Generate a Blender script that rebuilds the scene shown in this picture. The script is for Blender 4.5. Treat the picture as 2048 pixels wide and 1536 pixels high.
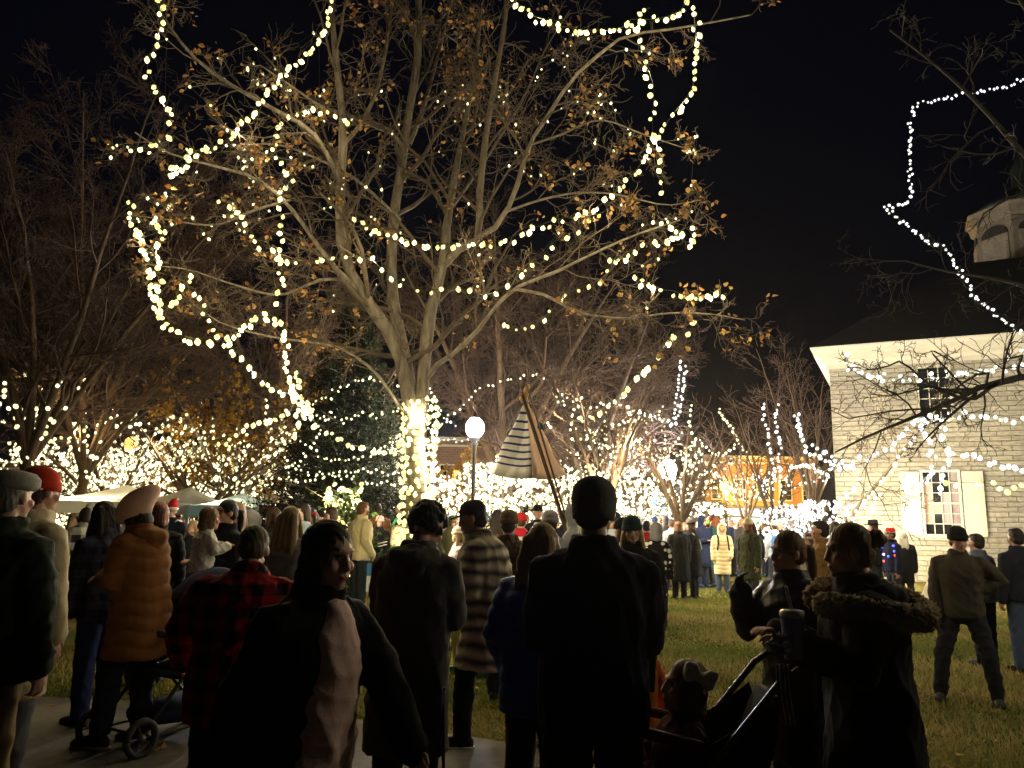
import bpy, math, random
import numpy as np
from mathutils import Vector, Matrix
for _o in list(bpy.data.objects): bpy.data.objects.remove(_o)
scn = bpy.context.scene
COL = scn.collection
rng = np.random.default_rng(7)
random.seed(7)
R = math.radians

# ------------------------------------------------------------ camera
FOC = 1538.0; PITCH = R(10); ROLL = R(1.2); HC = 1.6
cF = np.array([0, math.cos(PITCH), math.sin(PITCH)]); _r0 = np.array([1., 0, 0]); _u0 = np.array([0, -math.sin(PITCH), math.cos(PITCH)])
cR = _r0*math.cos(ROLL)+_u0*math.sin(ROLL); cU = -_r0*math.sin(ROLL)+_u0*math.cos(ROLL); CAM = np.array([0, 0, HC])
def ray(px, py): return cF+(px-1024)/FOC*cR+(768-py)/FOC*cU
def P(px, py, Y):
    d = ray(px, py); return CAM+d*(Y/d[1])
def G(px, py, z=0.):
    d = ray(px, py); return CAM+d*((z-HC)/d[2])
cam = bpy.data.cameras.new('camera'); cam.sensor_width = 36; cam.lens = 36*FOC/2048; cam.clip_end = 600; cam.clip_start = .05
co = bpy.data.objects.new('camera', cam); COL.objects.link(co)
co.matrix_world = Matrix(((cR[0], cU[0], -cF[0], 0), (cR[1], cU[1], -cF[1], 0), (cR[2], cU[2], -cF[2], HC), (0, 0, 0, 1)))
scn.camera = co

# ------------------------------------------------------------ night sky
W = bpy.data.worlds.new('World'); scn.world = W; W.use_nodes = True
_nt = W.node_tree; _bg = _nt.nodes['Background']
_sk = _nt.nodes.new('ShaderNodeTexSky'); _sk.sky_type = 'NISHITA'; _sk.sun_disc = False; _sk.sun_elevation = R(-6.5); _sk.sun_rotation = R(200)
_mx = _nt.nodes.new('ShaderNodeMix'); _mx.data_type = 'RGBA'; _mx.blend_type = 'ADD'; _mx.inputs[0].default_value = 1
_nt.links.new(_sk.outputs[0], _mx.inputs[6]); _mx.inputs[7].default_value = (.011, .014, .036, 1)
_nt.links.new(_mx.outputs[2], _bg.inputs[0]); _bg.inputs[1].default_value = .05
scn.view_settings.view_transform = 'Standard'; scn.view_settings.look = 'None'; scn.view_settings.exposure = .7; scn.view_settings.gamma = 1
cy = scn.cycles
cy.use_denoising = True; cy.max_bounces = 4; cy.diffuse_bounces = 2; cy.glossy_bounces = 2; cy.transmission_bounces = 4; cy.transparent_max_bounces = 6
cy.sample_clamp_indirect = 1.5; cy.sample_clamp_direct = 0; cy.caustics_reflective = False; cy.caustics_refractive = False; cy.use_light_tree = True
cy.use_adaptive_sampling = True; cy.adaptive_threshold = .02

# ------------------------------------------------------------ materials
MATS = {}
def nodes_of(name):
    m = bpy.data.materials.new(name); m.use_nodes = True
    return m, m.node_tree, m.node_tree.nodes['Principled BSDF']
def cloth(col, rough=.9, kind='plain', scale=90., key=None, bump=.25, sheen=.0):
    k = (tuple(col), rough, kind, scale, bump, sheen)
    if k in MATS: return MATS[k]
    m, t, b = nodes_of('cloth'); N = t.nodes.new; L = t.links.new
    tc = N('ShaderNodeTexCoord'); nz = N('ShaderNodeTexNoise'); nz.inputs['Scale'].default_value = scale; nz.inputs['Detail'].default_value = 3
    L(tc.outputs['Object'], nz.inputs['Vector'])
    n2 = N('ShaderNodeTexNoise'); n2.inputs['Scale'].default_value = 6; L(tc.outputs['Object'], n2.inputs['Vector'])
    mx = N('ShaderNodeMix'); mx.data_type = 'RGBA'
    c = np.array(col)
    mx.inputs[6].default_value = (*(c*.72), 1); mx.inputs[7].default_value = (*np.minimum(c*1.2, 1), 1)
    ad = N('ShaderNodeMath'); ad.operation = 'MULTIPLY_ADD'; L(nz.outputs[0], ad.inputs[0]); ad.inputs[1].default_value = .6
    m3 = N('ShaderNodeMath'); m3.operation = 'MULTIPLY'; L(n2.outputs[0], m3.inputs[0]); m3.inputs[1].default_value = .45
    L(m3.outputs[0], ad.inputs[2]); L(ad.outputs[0], mx.inputs[0])
    L(mx.outputs[2], b.inputs['Base Color']); b.inputs['Roughness'].default_value = rough
    bp = N('ShaderNodeBump'); bp.inputs['Strength'].default_value = bump; bp.inputs['Distance'].default_value = .006
    L(nz.outputs[0], bp.inputs['Height']); L(bp.outputs[0], b.inputs['Normal'])
    b.inputs['Specular IOR Level'].default_value = .12 if rough > .7 else .18
    if sheen: b.inputs['Sheen Weight'].default_value = sheen
    MATS[k] = m; return m
def pattern(kind, c1, c2, s=.05, c3=None):
    """woven patterns in object space: plaid, stripes, dots, leopard, camo"""
    k = (kind, tuple(c1), tuple(c2), s, tuple(c3 or ()))
    if k in MATS: return MATS[k]
    m, t, b = nodes_of('cloth_'+kind); N = t.nodes.new; L = t.links.new
    tc = N('ShaderNodeTexCoord'); sp = N('ShaderNodeSeparateXYZ'); L(tc.outputs['Object'], sp.inputs[0])
    def sq(o, per):
        d = N('ShaderNodeMath'); d.operation = 'MULTIPLY'; L(o, d.inputs[0]); d.inputs[1].default_value = 1/per
        fr = N('ShaderNodeMath'); fr.operation = 'FRACT'; L(d.outputs[0], fr.inputs[0])
        g = N('ShaderNodeMath'); g.operation = 'GREATER_THAN'; L(fr.outputs[0], g.inputs[0]); g.inputs[1].default_value = .5
        return g.outputs[0]
    mx = N('ShaderNodeMix'); mx.data_type = 'RGBA'; mx.inputs[6].default_value = (*c1, 1); mx.inputs[7].default_value = (*c2, 1)
    if kind == 'plaid':
        a = sq(sp.outputs[0], s*2); z = sq(sp.outputs[2], s*2)
        ad = N('ShaderNodeMath'); ad.operation = 'ADD'; L(a, ad.inputs[0]); L(z, ad.inputs[1])
        ha = N('ShaderNodeMath'); ha.operation = 'MULTIPLY'; L(ad.outputs[0], ha.inputs[0]); ha.inputs[1].default_value = .5
        L(ha.outputs[0], mx.inputs[0])
    elif kind == 'stripes':
        w = N('ShaderNodeTexWave'); w.bands_direction = 'Z'; w.inputs['Scale'].default_value = s; w.inputs['Distortion'].default_value = 4; w.inputs['Detail'].default_value = 3
        L(tc.outputs['Object'], w.inputs['Vector']); L(w.outputs[0], mx.inputs[0])
    elif kind == 'dots':
        v = N('ShaderNodeTexVoronoi'); v.inputs['Scale'].default_value = 1/s; v.inputs['Randomness'].default_value = .35; L(tc.outputs['Object'], v.inputs['Vector'])
        g = N('ShaderNodeMath'); g.operation = 'LESS_THAN'; L(v.outputs['Distance'], g.inputs[0]); g.inputs[1].default_value = .38; L(g.outputs[0], mx.inputs[0])
    else:
        nz = N('ShaderNodeTexNoise'); nz.inputs['Scale'].default_value = 1/s; nz.inputs['Detail'].default_value = 1; L(tc.outputs['Object'], nz.inputs['Vector'])
        cr = N('ShaderNodeValToRGB'); cr.color_ramp.interpolation = 'CONSTANT'; e = cr.color_ramp.elements
        e[0].position = 0; e[0].color = (*c1, 1); e[1].position = .48; e[1].color = (*c2, 1)
        if c3: q = e.new(.6); q.color = (*c3, 1)
        L(nz.outputs[0], cr.inputs[0]); L(cr.outputs[0], mx.inputs[6]); mx.inputs[0].default_value = 0
    L(mx.outputs[2], b.inputs['Base Color']); b.inputs['Roughness'].default_value = .9; b.inputs['Specular IOR Level'].default_value = .1
    n3 = N('ShaderNodeTexNoise'); n3.inputs['Scale'].default_value = 120; L(tc.outputs['Object'], n3.inputs['Vector'])
    bp = N('ShaderNodeBump'); bp.inputs['Strength'].default_value = .3; bp.inputs['Distance'].default_value = .006; L(n3.outputs[0], bp.inputs['Height']); L(bp.outputs[0], b.inputs['Normal'])
    MATS[k] = m; return m
def surf(name, c1, c2=None, scale=8., rough=.8, bump=.2, dist=.02, metal=0., stretch=(1, 1, 1), detail=5):
    k = (name, tuple(c1), scale, rough)
    if k in MATS: return MATS[k]
    m, t, b = nodes_of(name); N = t.nodes.new; L = t.links.new
    c2 = c2 or [x*.6 for x in c1]
    tc = N('ShaderNodeTexCoord'); mp = N('ShaderNodeMapping'); mp.inputs['Scale'].default_value = stretch; L(tc.outputs['Object'], mp.inputs[0])
    nz = N('ShaderNodeTexNoise'); nz.inputs['Scale'].default_value = scale; nz.inputs['Detail'].default_value = detail; L(mp.outputs[0], nz.inputs['Vector'])
    cr = N('ShaderNodeValToRGB'); e = cr.color_ramp.elements; e[0].position = .3; e[0].color = (*c2, 1); e[1].position = .7; e[1].color = (*c1, 1)
    L(nz.outputs[0], cr.inputs[0]); L(cr.outputs[0], b.inputs['Base Color']); b.inputs['Roughness'].default_value = rough; b.inputs['Metallic'].default_value = metal
    bp = N('ShaderNodeBump'); bp.inputs['Strength'].default_value = bump; bp.inputs['Distance'].default_value = dist; L(nz.outputs[0], bp.inputs['Height']); L(bp.outputs[0], b.inputs['Normal'])
    MATS[k] = m; return m
def glow(name, col, st, sample=False):
    k = ('glow', name, tuple(col), st)
    if k in MATS: return MATS[k]
    m, t, b = nodes_of(name); b.inputs['Base Color'].default_value = (.3, .3, .3, 1)
    b.inputs['Emission Color'].default_value = (*col, 1); b.inputs['Emission Strength'].default_value = st
    if not sample: m.cycles.emission_sampling = 'NONE'
    MATS[k] = m; return m
def vcol(name, rough=.6, sss=0., bump=.1, scale=60., trans=0.):
    """surface whose colour is a painted per-vertex attribute of the thing itself (skin, leaves)"""
    k = ('vcol', name)
    if k in MATS: return MATS[k]
    m, t, b = nodes_of(name); N = t.nodes.new; L = t.links.new
    at = N('ShaderNodeAttribute'); at.attribute_name = 'Col'
    tc = N('ShaderNodeTexCoord'); nz = N('ShaderNodeTexNoise'); nz.inputs['Scale'].default_value = scale; L(tc.outputs['Object'], nz.inputs['Vector'])
    mr = N('ShaderNodeMapRange'); mr.inputs[3].default_value = .75; mr.inputs[4].default_value = 1.2; L(nz.outputs[0], mr.inputs[0])
    vm = N('ShaderNodeVectorMath'); vm.operation = 'SCALE'; L(at.outputs['Color'], vm.inputs[0]); L(mr.outputs[0], vm.inputs['Scale'])
    L(vm.outputs[0], b.inputs['Base Color']); b.inputs['Roughness'].default_value = rough; b.inputs['Specular IOR Level'].default_value = .3 if sss else .05
    if sss: b.inputs['Subsurface Weight'].default_value = sss; b.inputs['Subsurface Radius'].default_value = (.02, .008, .004); b.inputs['Subsurface Scale'].default_value = .3
    if trans:
        tr = N('ShaderNodeBsdfTranslucent'); L(vm.outputs[0], tr.inputs[0]); mxs = N('ShaderNodeMixShader'); mxs.inputs[0].default_value = trans
        L(b.outputs[0], mxs.inputs[1]); L(tr.outputs[0], mxs.inputs[2]); L(mxs.outputs[0], t.nodes['Material Output'].inputs[0])
    bp = N('ShaderNodeBump'); bp.inputs['Strength'].default_value = bump; bp.inputs['Distance'].default_value = .004; L(nz.outputs[0], bp.inputs['Height']); L(bp.outputs[0], b.inputs['Normal'])
    MATS[k] = m; return m

# ------------------------------------------------------------ mesh helpers
def nrm(v):
    v = np.asarray(v, float); return v/(np.linalg.norm(v, axis=-1, keepdims=True)+1e-12)
class MB:
    def __init__(s): s.v = []; s.f = []; s.m = []; s.n = 0
    def add(s, v, f, mi=0):
        v = np.asarray(v, float).reshape(-1, 3)
        s.v.append(v); s.f += [tuple(int(i)+s.n for i in q) for q in f]; s.m += [mi]*len(f); s.n += len(v); return s
    def loft(s, C, A, B, rx, ry, n=14, mi=0, p=1.0):
        C = np.asarray(C, float); k = len(C); A = np.broadcast_to(np.asarray(A, float), (k, 3)); B = np.broadcast_to(np.asarray(B, float), (k, 3))
        rx = np.broadcast_to(rx, k); ry = np.broadcast_to(ry, k)
        a = np.arange(n)*2*math.pi/n; ca = np.sign(np.cos(a))*np.abs(np.cos(a))**p; sa = np.sign(np.sin(a))*np.abs(np.sin(a))**p
        v = C[:, None]+A[:, None]*(ca[None, :, None]*rx[:, None, None])+B[:, None]*(sa[None, :, None]*ry[:, None, None])
        v = np.vstack([v.reshape(-1, 3), C[:1], C[-1:]])
        f = []
        for i in range(k-1):
            for j in range(n):
                j2 = (j+1) % n; f.append((i*n+j, i*n+j2, (i+1)*n+j2, (i+1)*n+j))
        for j in range(n):
            j2 = (j+1) % n; f.append((k*n, j2, j)); f.append((k*n+1, (k-1)*n+j, (k-1)*n+j2))
        return s.add(v, f, mi)
    def tube(s, pts, rad, n=8, mi=0, flat=1.0, up=None, cap=True):
        pts = np.asarray(pts, float); rad = np.broadcast_to(np.asarray(rad, float), len(pts)).copy()
        if cap:
            t0 = nrm(pts[0]-pts[1]); t1 = nrm(pts[-1]-pts[-2]); r0, r1 = rad[0], rad[-1]
            pts = np.vstack([pts[0]+t0*r0*.95, pts[0]+t0*r0*.6, pts, pts[-1]+t1*r1*.6, pts[-1]+t1*r1*.95]); rad = np.concatenate([[r0*.3, r0*.8], rad, [r1*.8, r1*.3]])
        T = nrm(np.gradient(pts, axis=0)); u = np.array(up if up is not None else (0.13, .2, 1.)); 
        A = np.zeros_like(pts); a = np.cross(T[0], u)
        if np.linalg.norm(a) < 1e-3: a = np.cross(T[0], (1, 0, 0))
        for i in range(len(pts)):
            a = a-T[i]*(a@T[i]); a = nrm(a); A[i] = a
        B = np.cross(T, A)
        return s.loft(pts, A, B, rad, rad*flat, n, mi)
    def ell(s, c, r, n=12, m=8, M=None, mi=0):
        th = np.linspace(0, math.pi, m+1)[1:-1]; a = np.arange(n)*2*math.pi/n
        v = [(0, 0, 1)]+[(math.sin(t)*math.cos(x), math.sin(t)*math.sin(x), math.cos(t)) for t in th for x in a]+[(0, 0, -1)]
        v = np.array(v)*np.asarray(r)
        if M is not None: v = v@np.asarray(M).T
        v = v+np.asarray(c); f = []; k = len(th)
        for j in range(n):
            j2 = (j+1) % n; f.append((0, 1+j, 1+j2)); f.append((len(v)-1, 1+(k-1)*n+j2, 1+(k-1)*n+j))
            for i in range(k-1): f.append((1+i*n+j, 1+(i+1)*n+j, 1+(i+1)*n+j2, 1+i*n+j2))
        return s.add(v, f, mi)
    def box(s, c, d, M=None, mi=0):
        v = np.array([(x, y, z) for x in (-.5, .5) for y in (-.5, .5) for z in (-.5, .5)])*np.asarray(d, float)
        if M is not None: v = v@np.asarray(M).T
        return s.add(v+np.asarray(c), [(0, 1, 3, 2), (4, 6, 7, 5), (0, 4, 5, 1), (2, 3, 7, 6), (0, 2, 6, 4), (1, 5, 7, 3)], mi)
    def lathe(s, prof, c=(0, 0, 0), n=16, mi=0):
        prof = np.array(prof, float); k = len(prof)
        return s.loft(np.stack([np.zeros(k)+c[0], np.zeros(k)+c[1], prof[:, 1]+c[2]], 1), (1, 0, 0), (0, 1, 0), prof[:, 0], prof[:, 0], n, mi)
    def prism(s, poly, z0, z1, M=None, c=(0, 0, 0), mi=0):
        k = len(poly); v = np.array([(x, y, z0) for x, y in poly]+[(x, y, z1) for x, y in poly], float)
        if M is not None: v = v@np.asarray(M).T
        f = [tuple(range(k))[::-1], tuple(range(k, 2*k))]+[(i, (i+1) % k, (i+1) % k+k, i+k) for i in range(k)]
        return s.add(v+np.asarray(c), f, mi)
    def mesh(s, name):
        me = bpy.data.meshes.new(name); me.from_pydata(np.vstack(s.v).tolist(), [], s.f); return me
    def build(s, name, mat, parent=None, loc=None, smooth=True):
        me = s.mesh(name)
        mats = mat if isinstance(mat, (list, tuple)) else [mat]
        for x in mats: me.materials.append(x)
        if len(mats) > 1: me.polygons.foreach_set('material_index', s.m)
        me.polygons.foreach_set('use_smooth', [smooth]*len(me.polygons))
        return link(name, me, parent, loc)
def link(name, me, parent=None, loc=None):
    o = bpy.data.objects.new(name, me); COL.objects.link(o)
    if parent is not None: o.parent = parent
    if loc is not None: o.location = tuple(float(x) for x in loc)
    return o
def fast_mesh(name, V, Fa, mat, smooth=False):
    """numpy arrays -> mesh; Fa (n,3) or (n,4)"""
    V = np.ascontiguousarray(V, np.float32).reshape(-1, 3); Fa = np.ascontiguousarray(Fa, np.int32); k = Fa.shape[1]; n = len(Fa)
    me = bpy.data.meshes.new(name); me.vertices.add(len(V)); me.vertices.foreach_set('co', V.ravel())
    me.loops.add(n*k); me.loops.foreach_set('vertex_index', Fa.ravel()); me.polygons.add(n)
    me.polygons.foreach_set('loop_start', np.arange(n, dtype=np.int32)*k)
    me.update(calc_edges=True); me.materials.append(mat)
    me.polygons.foreach_set('use_smooth', np.full(n, smooth))
    return me
def tag(o, label, cat, group=None, kind=None):
    if label: o['label'] = label
    if cat: o['category'] = cat
    if group: o['group'] = group
    if kind: o['kind'] = kind
    return o
def empty(name, label, cat, loc=(0, 0, 0), rz=0., group=None):
    o = bpy.data.objects.new(name, None); COL.objects.link(o); o.location = tuple(float(x) for x in loc); o.rotation_euler = (0, 0, rz); o.empty_display_size = .1
    return tag(o, label, cat, group)
def struct(o): o['kind'] = 'structure'; return o
def colors(me, cols):
    a = me.attributes.new('Col', 'FLOAT_COLOR', 'POINT'); a.data.foreach_set('color', np.ascontiguousarray(np.hstack([cols, np.ones((len(cols), 1))]), np.float32).ravel())
def catmull(pts, step):
    """smooth 3-D polyline resampled at equal spacing"""
    p = np.asarray(pts, float); q = np.vstack([2*p[0]-p[1], p, 2*p[-1]-p[-2]]); out = []
    for i in range(1, len(q)-2):
        for t in np.linspace(0, 1, 9)[:-1]:
            out.append(.5*(2*q[i]+(q[i+1]-q[i-1])*t+(2*q[i-1]-5*q[i]+4*q[i+1]-q[i+2])*t*t+(3*q[i]-q[i-1]-3*q[i+1]+q[i+2])*t**3))
    out.append(p[-1]); out = np.array(out); d = np.concatenate([[0], np.cumsum(np.linalg.norm(np.diff(out, axis=0), axis=1))])
    n = max(2, int(round(d[-1]/step))+1); s = np.linspace(0, d[-1], n)
    return np.stack([np.interp(s, d, out[:, k]) for k in range(3)], 1)
LGAIN = 1.0
def point_light(name, loc, power, col=(1, .78, .45), parent=None, size=.02):
    l = bpy.data.lights.new(name, 'POINT'); l.energy = power*LGAIN; l.color = col; l.shadow_soft_size = size
    o = bpy.data.objects.new(name, l); COL.objects.link(o); o.location = tuple(float(x) for x in loc)
    if parent is not None: o.parent = parent; o.location = Vector(o.location)-parent.location
    return o
# ------------------------------------------------------------ ground
def grid_plane(name, x0, x1, y0, y1, z, n, mat):
    b = MB(); xs = np.linspace(x0, x1, n+1); ys = np.linspace(y0, y1, n+1)
    v = [(x, y, z) for y in ys for x in xs]; f = [(j*(n+1)+i, j*(n+1)+i+1, (j+1)*(n+1)+i+1, (j+1)*(n+1)+i) for j in range(n) for i in range(n)]
    b.add(v, f); return b.build(name, mat)
def ground_mat():
    m, t, b = nodes_of('lawn'); N = t.nodes.new; L = t.links.new
    tc = N('ShaderNodeTexCoord'); n1 = N('ShaderNodeTexNoise'); n1.inputs['Scale'].default_value = .55; n1.inputs['Detail'].default_value = 6; L(tc.outputs['Object'], n1.inputs[0])
    cr = N('ShaderNodeValToRGB'); e = cr.color_ramp.elements; e[0].position = .4; e[0].color = (.09, .12, .028, 1); e[1].position = .62; e[1].color = (.28, .22, .09, 1)
    L(n1.outputs[0], cr.inputs[0]); n2 = N('ShaderNodeTexNoise'); n2.inputs['Scale'].default_value = 45; n2.inputs['Detail'].default_value = 4; L(tc.outputs['Object'], n2.inputs[0])
    mx = N('ShaderNodeMix'); mx.data_type = 'RGBA'; mx.blend_type = 'MULTIPLY'; mx.inputs[0].default_value = .7; L(cr.outputs[0], mx.inputs[6]); L(n2.outputs['Color'], mx.inputs[7]); L(mx.outputs[2], b.inputs['Base Color'])
    b.inputs['Roughness'].default_value = 1; b.inputs['Specular IOR Level'].default_value = 0
    bp = N('ShaderNodeBump'); bp.inputs['Strength'].default_value = .8; bp.inputs['Distance'].default_value = .05; L(n2.outputs[0], bp.inputs['Height']); L(bp.outputs[0], b.inputs['Normal']); return m
struct(grid_plane('ground', -260, 260, -60, 460, 0, 8, ground_mat()))
# concrete footpath in front of the camera, a sheet 4 mm up, with tooled joints
M_CONC = surf('concrete', (.13, .115, .095), (.075, .065, .052), 9, .9, .3, .01)
pb = MB(); pb.add([(-9, 7.5, .012), (-3.3, 6.95, .012), (-1.2, 6.5, .012), (.1, 5.9, .012), (1.2, 5.0, .012), (1.9, 3.6, .012), (1.9, -3, .012), (-9, -3, .012)], [(7, 6, 5, 4, 3, 2, 1, 0)])
struct(pb.build('path', M_CONC))
M_JOINT = surf('joint', (.05, .045, .04), None, 20)
jb = MB()
for a, b_ in (((-.75, 4.4), (.55, 5.7)), ((-3.2, 4.6), (-2.0, 6.7)), ((-6, 5.0), (-5, 7.1)), ((-.6, 3.0), (1.9, 3.5))):
    a = np.array(a); b_ = np.array(b_); d = nrm(b_-a); n = np.array([-d[1], d[0]])*.008
    jb.add([(*(a-n), .016), (*(a+n), .016), (*(b_+n), .016), (*(b_-n), .016)], [(0, 3, 2, 1)])
struct(jb.build('path_joint', M_JOINT))
# grass blades where the lawn shows, and fallen leaves: stuff
def grass_patch():
    n = 150000; X = rng.uniform(-5, 9.5, n); Y = 4.5+15*rng.random(n)**1.5
    keep = ~((Y < 7.0) & (X < np.interp(Y, [3.6, 5.0, 5.9, 6.5, 6.95, 7.5], [1.95, 1.25, .15, -1.15, -3.25, -9])))
    X = X[keep]; Y = Y[keep]; n = len(X); h = rng.uniform(.025, .07, n)*(1+.5*np.sin(X*2.1+np.sin(Y*1.7))*np.sin(Y*1.3)); a = rng.uniform(0, 6.28, n); w = .005+.0006*Y
    tilt = rng.normal(0, .025, (n, 2)); dx = np.cos(a)*w; dy = np.sin(a)*w; z = np.zeros(n)
    V = np.stack([np.stack([X-dx, Y-dy, z], 1), np.stack([X+dx, Y+dy, z], 1), np.stack([X+tilt[:, 0], Y+tilt[:, 1], h], 1)], 1).reshape(-1, 3)
    me = fast_mesh('grass', V, np.arange(3*n).reshape(-1, 3), vcol('grass_blade', 1., 0, 0, 3., .25))
    dry = np.clip(.5+.5*np.sin(X*1.1+2*np.sin(Y*.8))*np.sin(Y*1.9+X*.5)+rng.normal(0, .25, n), 0, 1)[:, None]
    c = np.array([.12, .165, .03])*(1-dry)+np.array([.36, .28, .11])*dry
    colors(me, np.repeat(c, 3, 0)); tag(link('grass', me), 'short half-dry grass on the lawn', 'grass', kind='stuff')
grass_patch()
def leaf_batch(pos, size, dirs=None, flat=False):
    """small bent leaves (4-gons folded on the midrib): V, F, n verts per leaf 6"""
    n = len(pos); u = nrm(rng.normal(size=(n, 3))); w = nrm(rng.normal(size=(n, 3)))
    if flat: u[:, 2] *= .15; w[:, 2] *= .15; u = nrm(u)
    v = nrm(np.cross(u, w)); 
    if flat: v = nrm(np.cross(u, np.tile([0, 0, 1.], (n, 1))+rng.normal(0, .15, (n, 3))))
    nn = np.cross(u, v); s = size[:, None]
    pts = [(-.5, 0, 0), (-.12, .36, .12), (.26, .28, .16), (.58, 0, -.05), (.26, -.28, .16), (-.12, -.36, .12)]
    V = np.stack([pos+u*s*a+v*s*b+nn*s*c for a, b, c in pts], 1).reshape(-1, 3); i = np.arange(n)[:, None]*6
    F = np.concatenate([i+np.array([[0, 1, 2, 3]]), i+np.array([[0, 3, 4, 5]])], 0); return V, F
def fallen():
    n = 500; X = rng.uniform(-4, 9, n); Y = rng.uniform(4.5, 17, n); V, F_ = leaf_batch(np.stack([X, Y, np.full(n, .05)], 1), rng.uniform(.05, .09, n), flat=True)
    me = fast_mesh('leaf_litter', V, F_, vcol('fallen_leaf', .8, 0, .1, 30)); c = np.array([.3, .17, .07])*rng.uniform(.4, 1.5, (n, 1)); colors(me, np.repeat(c, 6, 0))
    tag(link('leaf_litter', me), 'dry brown leaves fallen on the lawn', 'leaves', kind='stuff')
fallen()

# ------------------------------------------------------------ limestone courthouse on the right
def stone_mat():
    m, t, b = nodes_of('limestone'); N = t.nodes.new; L = t.links.new
    tc = N('ShaderNodeTexCoord'); mp = N('ShaderNodeMapping'); mp.inputs['Rotation'].default_value = (R(90), 0, 0); L(tc.outputs['Object'], mp.inputs[0])
    n0 = N('ShaderNodeTexNoise'); n0.inputs['Scale'].default_value = 1.2; L(mp.outputs[0], n0.inputs[0])
    va = N('ShaderNodeVectorMath'); va.operation = 'MULTIPLY_ADD'; L(n0.outputs['Color'], va.inputs[0]); va.inputs[1].default_value = (.06, .05, .06); L(mp.outputs[0], va.inputs[2])
    br = N('ShaderNodeTexBrick'); br.inputs['Scale'].default_value = 1; br.inputs['Brick Width'].default_value = .55; br.inputs['Row Height'].default_value = .15; br.inputs['Mortar Size'].default_value = .014; br.inputs['Mortar Smooth'].default_value = .6; br.offset = .43; br.squash = 1.5; br.squash_frequency = 3
    br.inputs['Color1'].default_value = (.56, .52, .42, 1); br.inputs['Color2'].default_value = (.42, .39, .32, 1); br.inputs['Mortar'].default_value = (.28, .25, .2, 1); L(va.outputs[0], br.inputs[0])
    nz = N('ShaderNodeTexNoise'); nz.inputs['Scale'].default_value = 9; nz.inputs['Detail'].default_value = 6; mp2 = N('ShaderNodeMapping'); mp2.inputs['Scale'].default_value = (.8, 1, 1.7); L(tc.outputs['Object'], mp2.inputs[0]); L(mp2.outputs[0], nz.inputs[0])
    mx = N('ShaderNodeMix'); mx.data_type = 'RGBA'; mx.blend_type = 'MULTIPLY'; mx.inputs[0].default_value = .85
    mr = N('ShaderNodeMapRange'); mr.inputs[1].default_value = .25; mr.inputs[2].default_value = .75; mr.inputs[3].default_value = .55; mr.inputs[4].default_value = 1.15; L(nz.outputs[0], mr.inputs[0])
    L(br.outputs[0], mx.inputs[6]); L(mr.outputs[0], mx.inputs[7]); L(mx.outputs[2], b.inputs['Base Color']); b.inputs['Roughness'].default_value = .95
    hh = N('ShaderNodeMath'); hh.operation = 'SUBTRACT'; L(nz.outputs[0], hh.inputs[0]); L(br.outputs['Fac'], hh.inputs[1])
    bp = N('ShaderNodeBump'); bp.inputs['Strength'].default_value = .9; bp.inputs['Distance'].default_value = .05; L(hh.outputs[0], bp.inputs['Height']); L(bp.outputs[0], b.inputs['Normal']); return m
M_STONE = stone_mat(); M_CREAM = surf('cream_paint', (.74, .71, .6), (.66, .63, .53), 5, .55, .05); M_ROOF = surf('shingle', (.012, .01, .009), (.006, .005, .005), 9, .9, .4)
M_GLASS = surf('glass', (.02, .022, .026), (.012, .013, .016), 3, .08, 0)
def window_unit(parent, cx, z0, w, h, cols, rows, panes, name='window'):
    """frame with sill and sash bars; panes[r][c] picks a material index 0..2; y<0 is outside"""
    fr = MB(); t = .07
    for sx in (-1, 1): fr.box((cx+sx*(w/2+t/2-.001), -.015, z0+h/2), (t, .1, h))
    fr.box((cx, -.02, z0+h+t/2), (w+2*t, .11, t))
    f = fr.build(name, M_CREAM, parent, smooth=False)
    sl = MB(); sl.box((cx, -.05, z0-.05), (w+2*t+.12, .2, .1)); sl.build('sill', M_CREAM, f, smooth=False)
    sb = MB(); y = .045
    for i in range(1, cols): sb.box((cx-w/2+w*i/cols, y, z0+h/2), (.026, .03, h-.004))
    for j in range(1, rows): sb.box((cx, y-.003, z0+h*j/rows), (w-.004, .034, .05 if j*2 == rows else .026))
    sb.build('sash_bar', M_CREAM, f, smooth=False)
    g = MB(); mats = panes[1]
    for j in range(rows):
        for i in range(cols):
            x0 = cx-w/2+w*i/cols; za = z0+h*j/rows; g.add([(x0, .07, za), (x0+w/cols, .07, za), (x0+w/cols, .07, za+h/rows), (x0, .07, za+h/rows)], [(0, 1, 2, 3)], panes[0](i, j))
    g.build('pane', mats, f, smooth=False); return f
def shutter(parent, x0, x1, z0, z1):
    b = MB(); y = -.06; w = x1-x0; b.box(((x0+x1)/2, y, (z0+z1)/2), (w, .04, z1-z0)); s = b.build('shutter', M_CREAM, parent, smooth=False)
    p = MB(); h = z1-z0
    for a, c in ((.06, .36), (.42, .94)): 
        for q in (0, 1):
            p.box(((x0+x1)/2, y-.022, z0+h*(a if q == 0 else c)), (w-.1, .012, .03))
        for q in (-1, 1): p.box(((x0+x1)/2+q*(w/2-.065), y-.022, z0+h*(a+c)/2), (.03, .011, h*(c-a)-.03))
    p.build('panel_moulding', M_CREAM, s, smooth=False); return s
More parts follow.
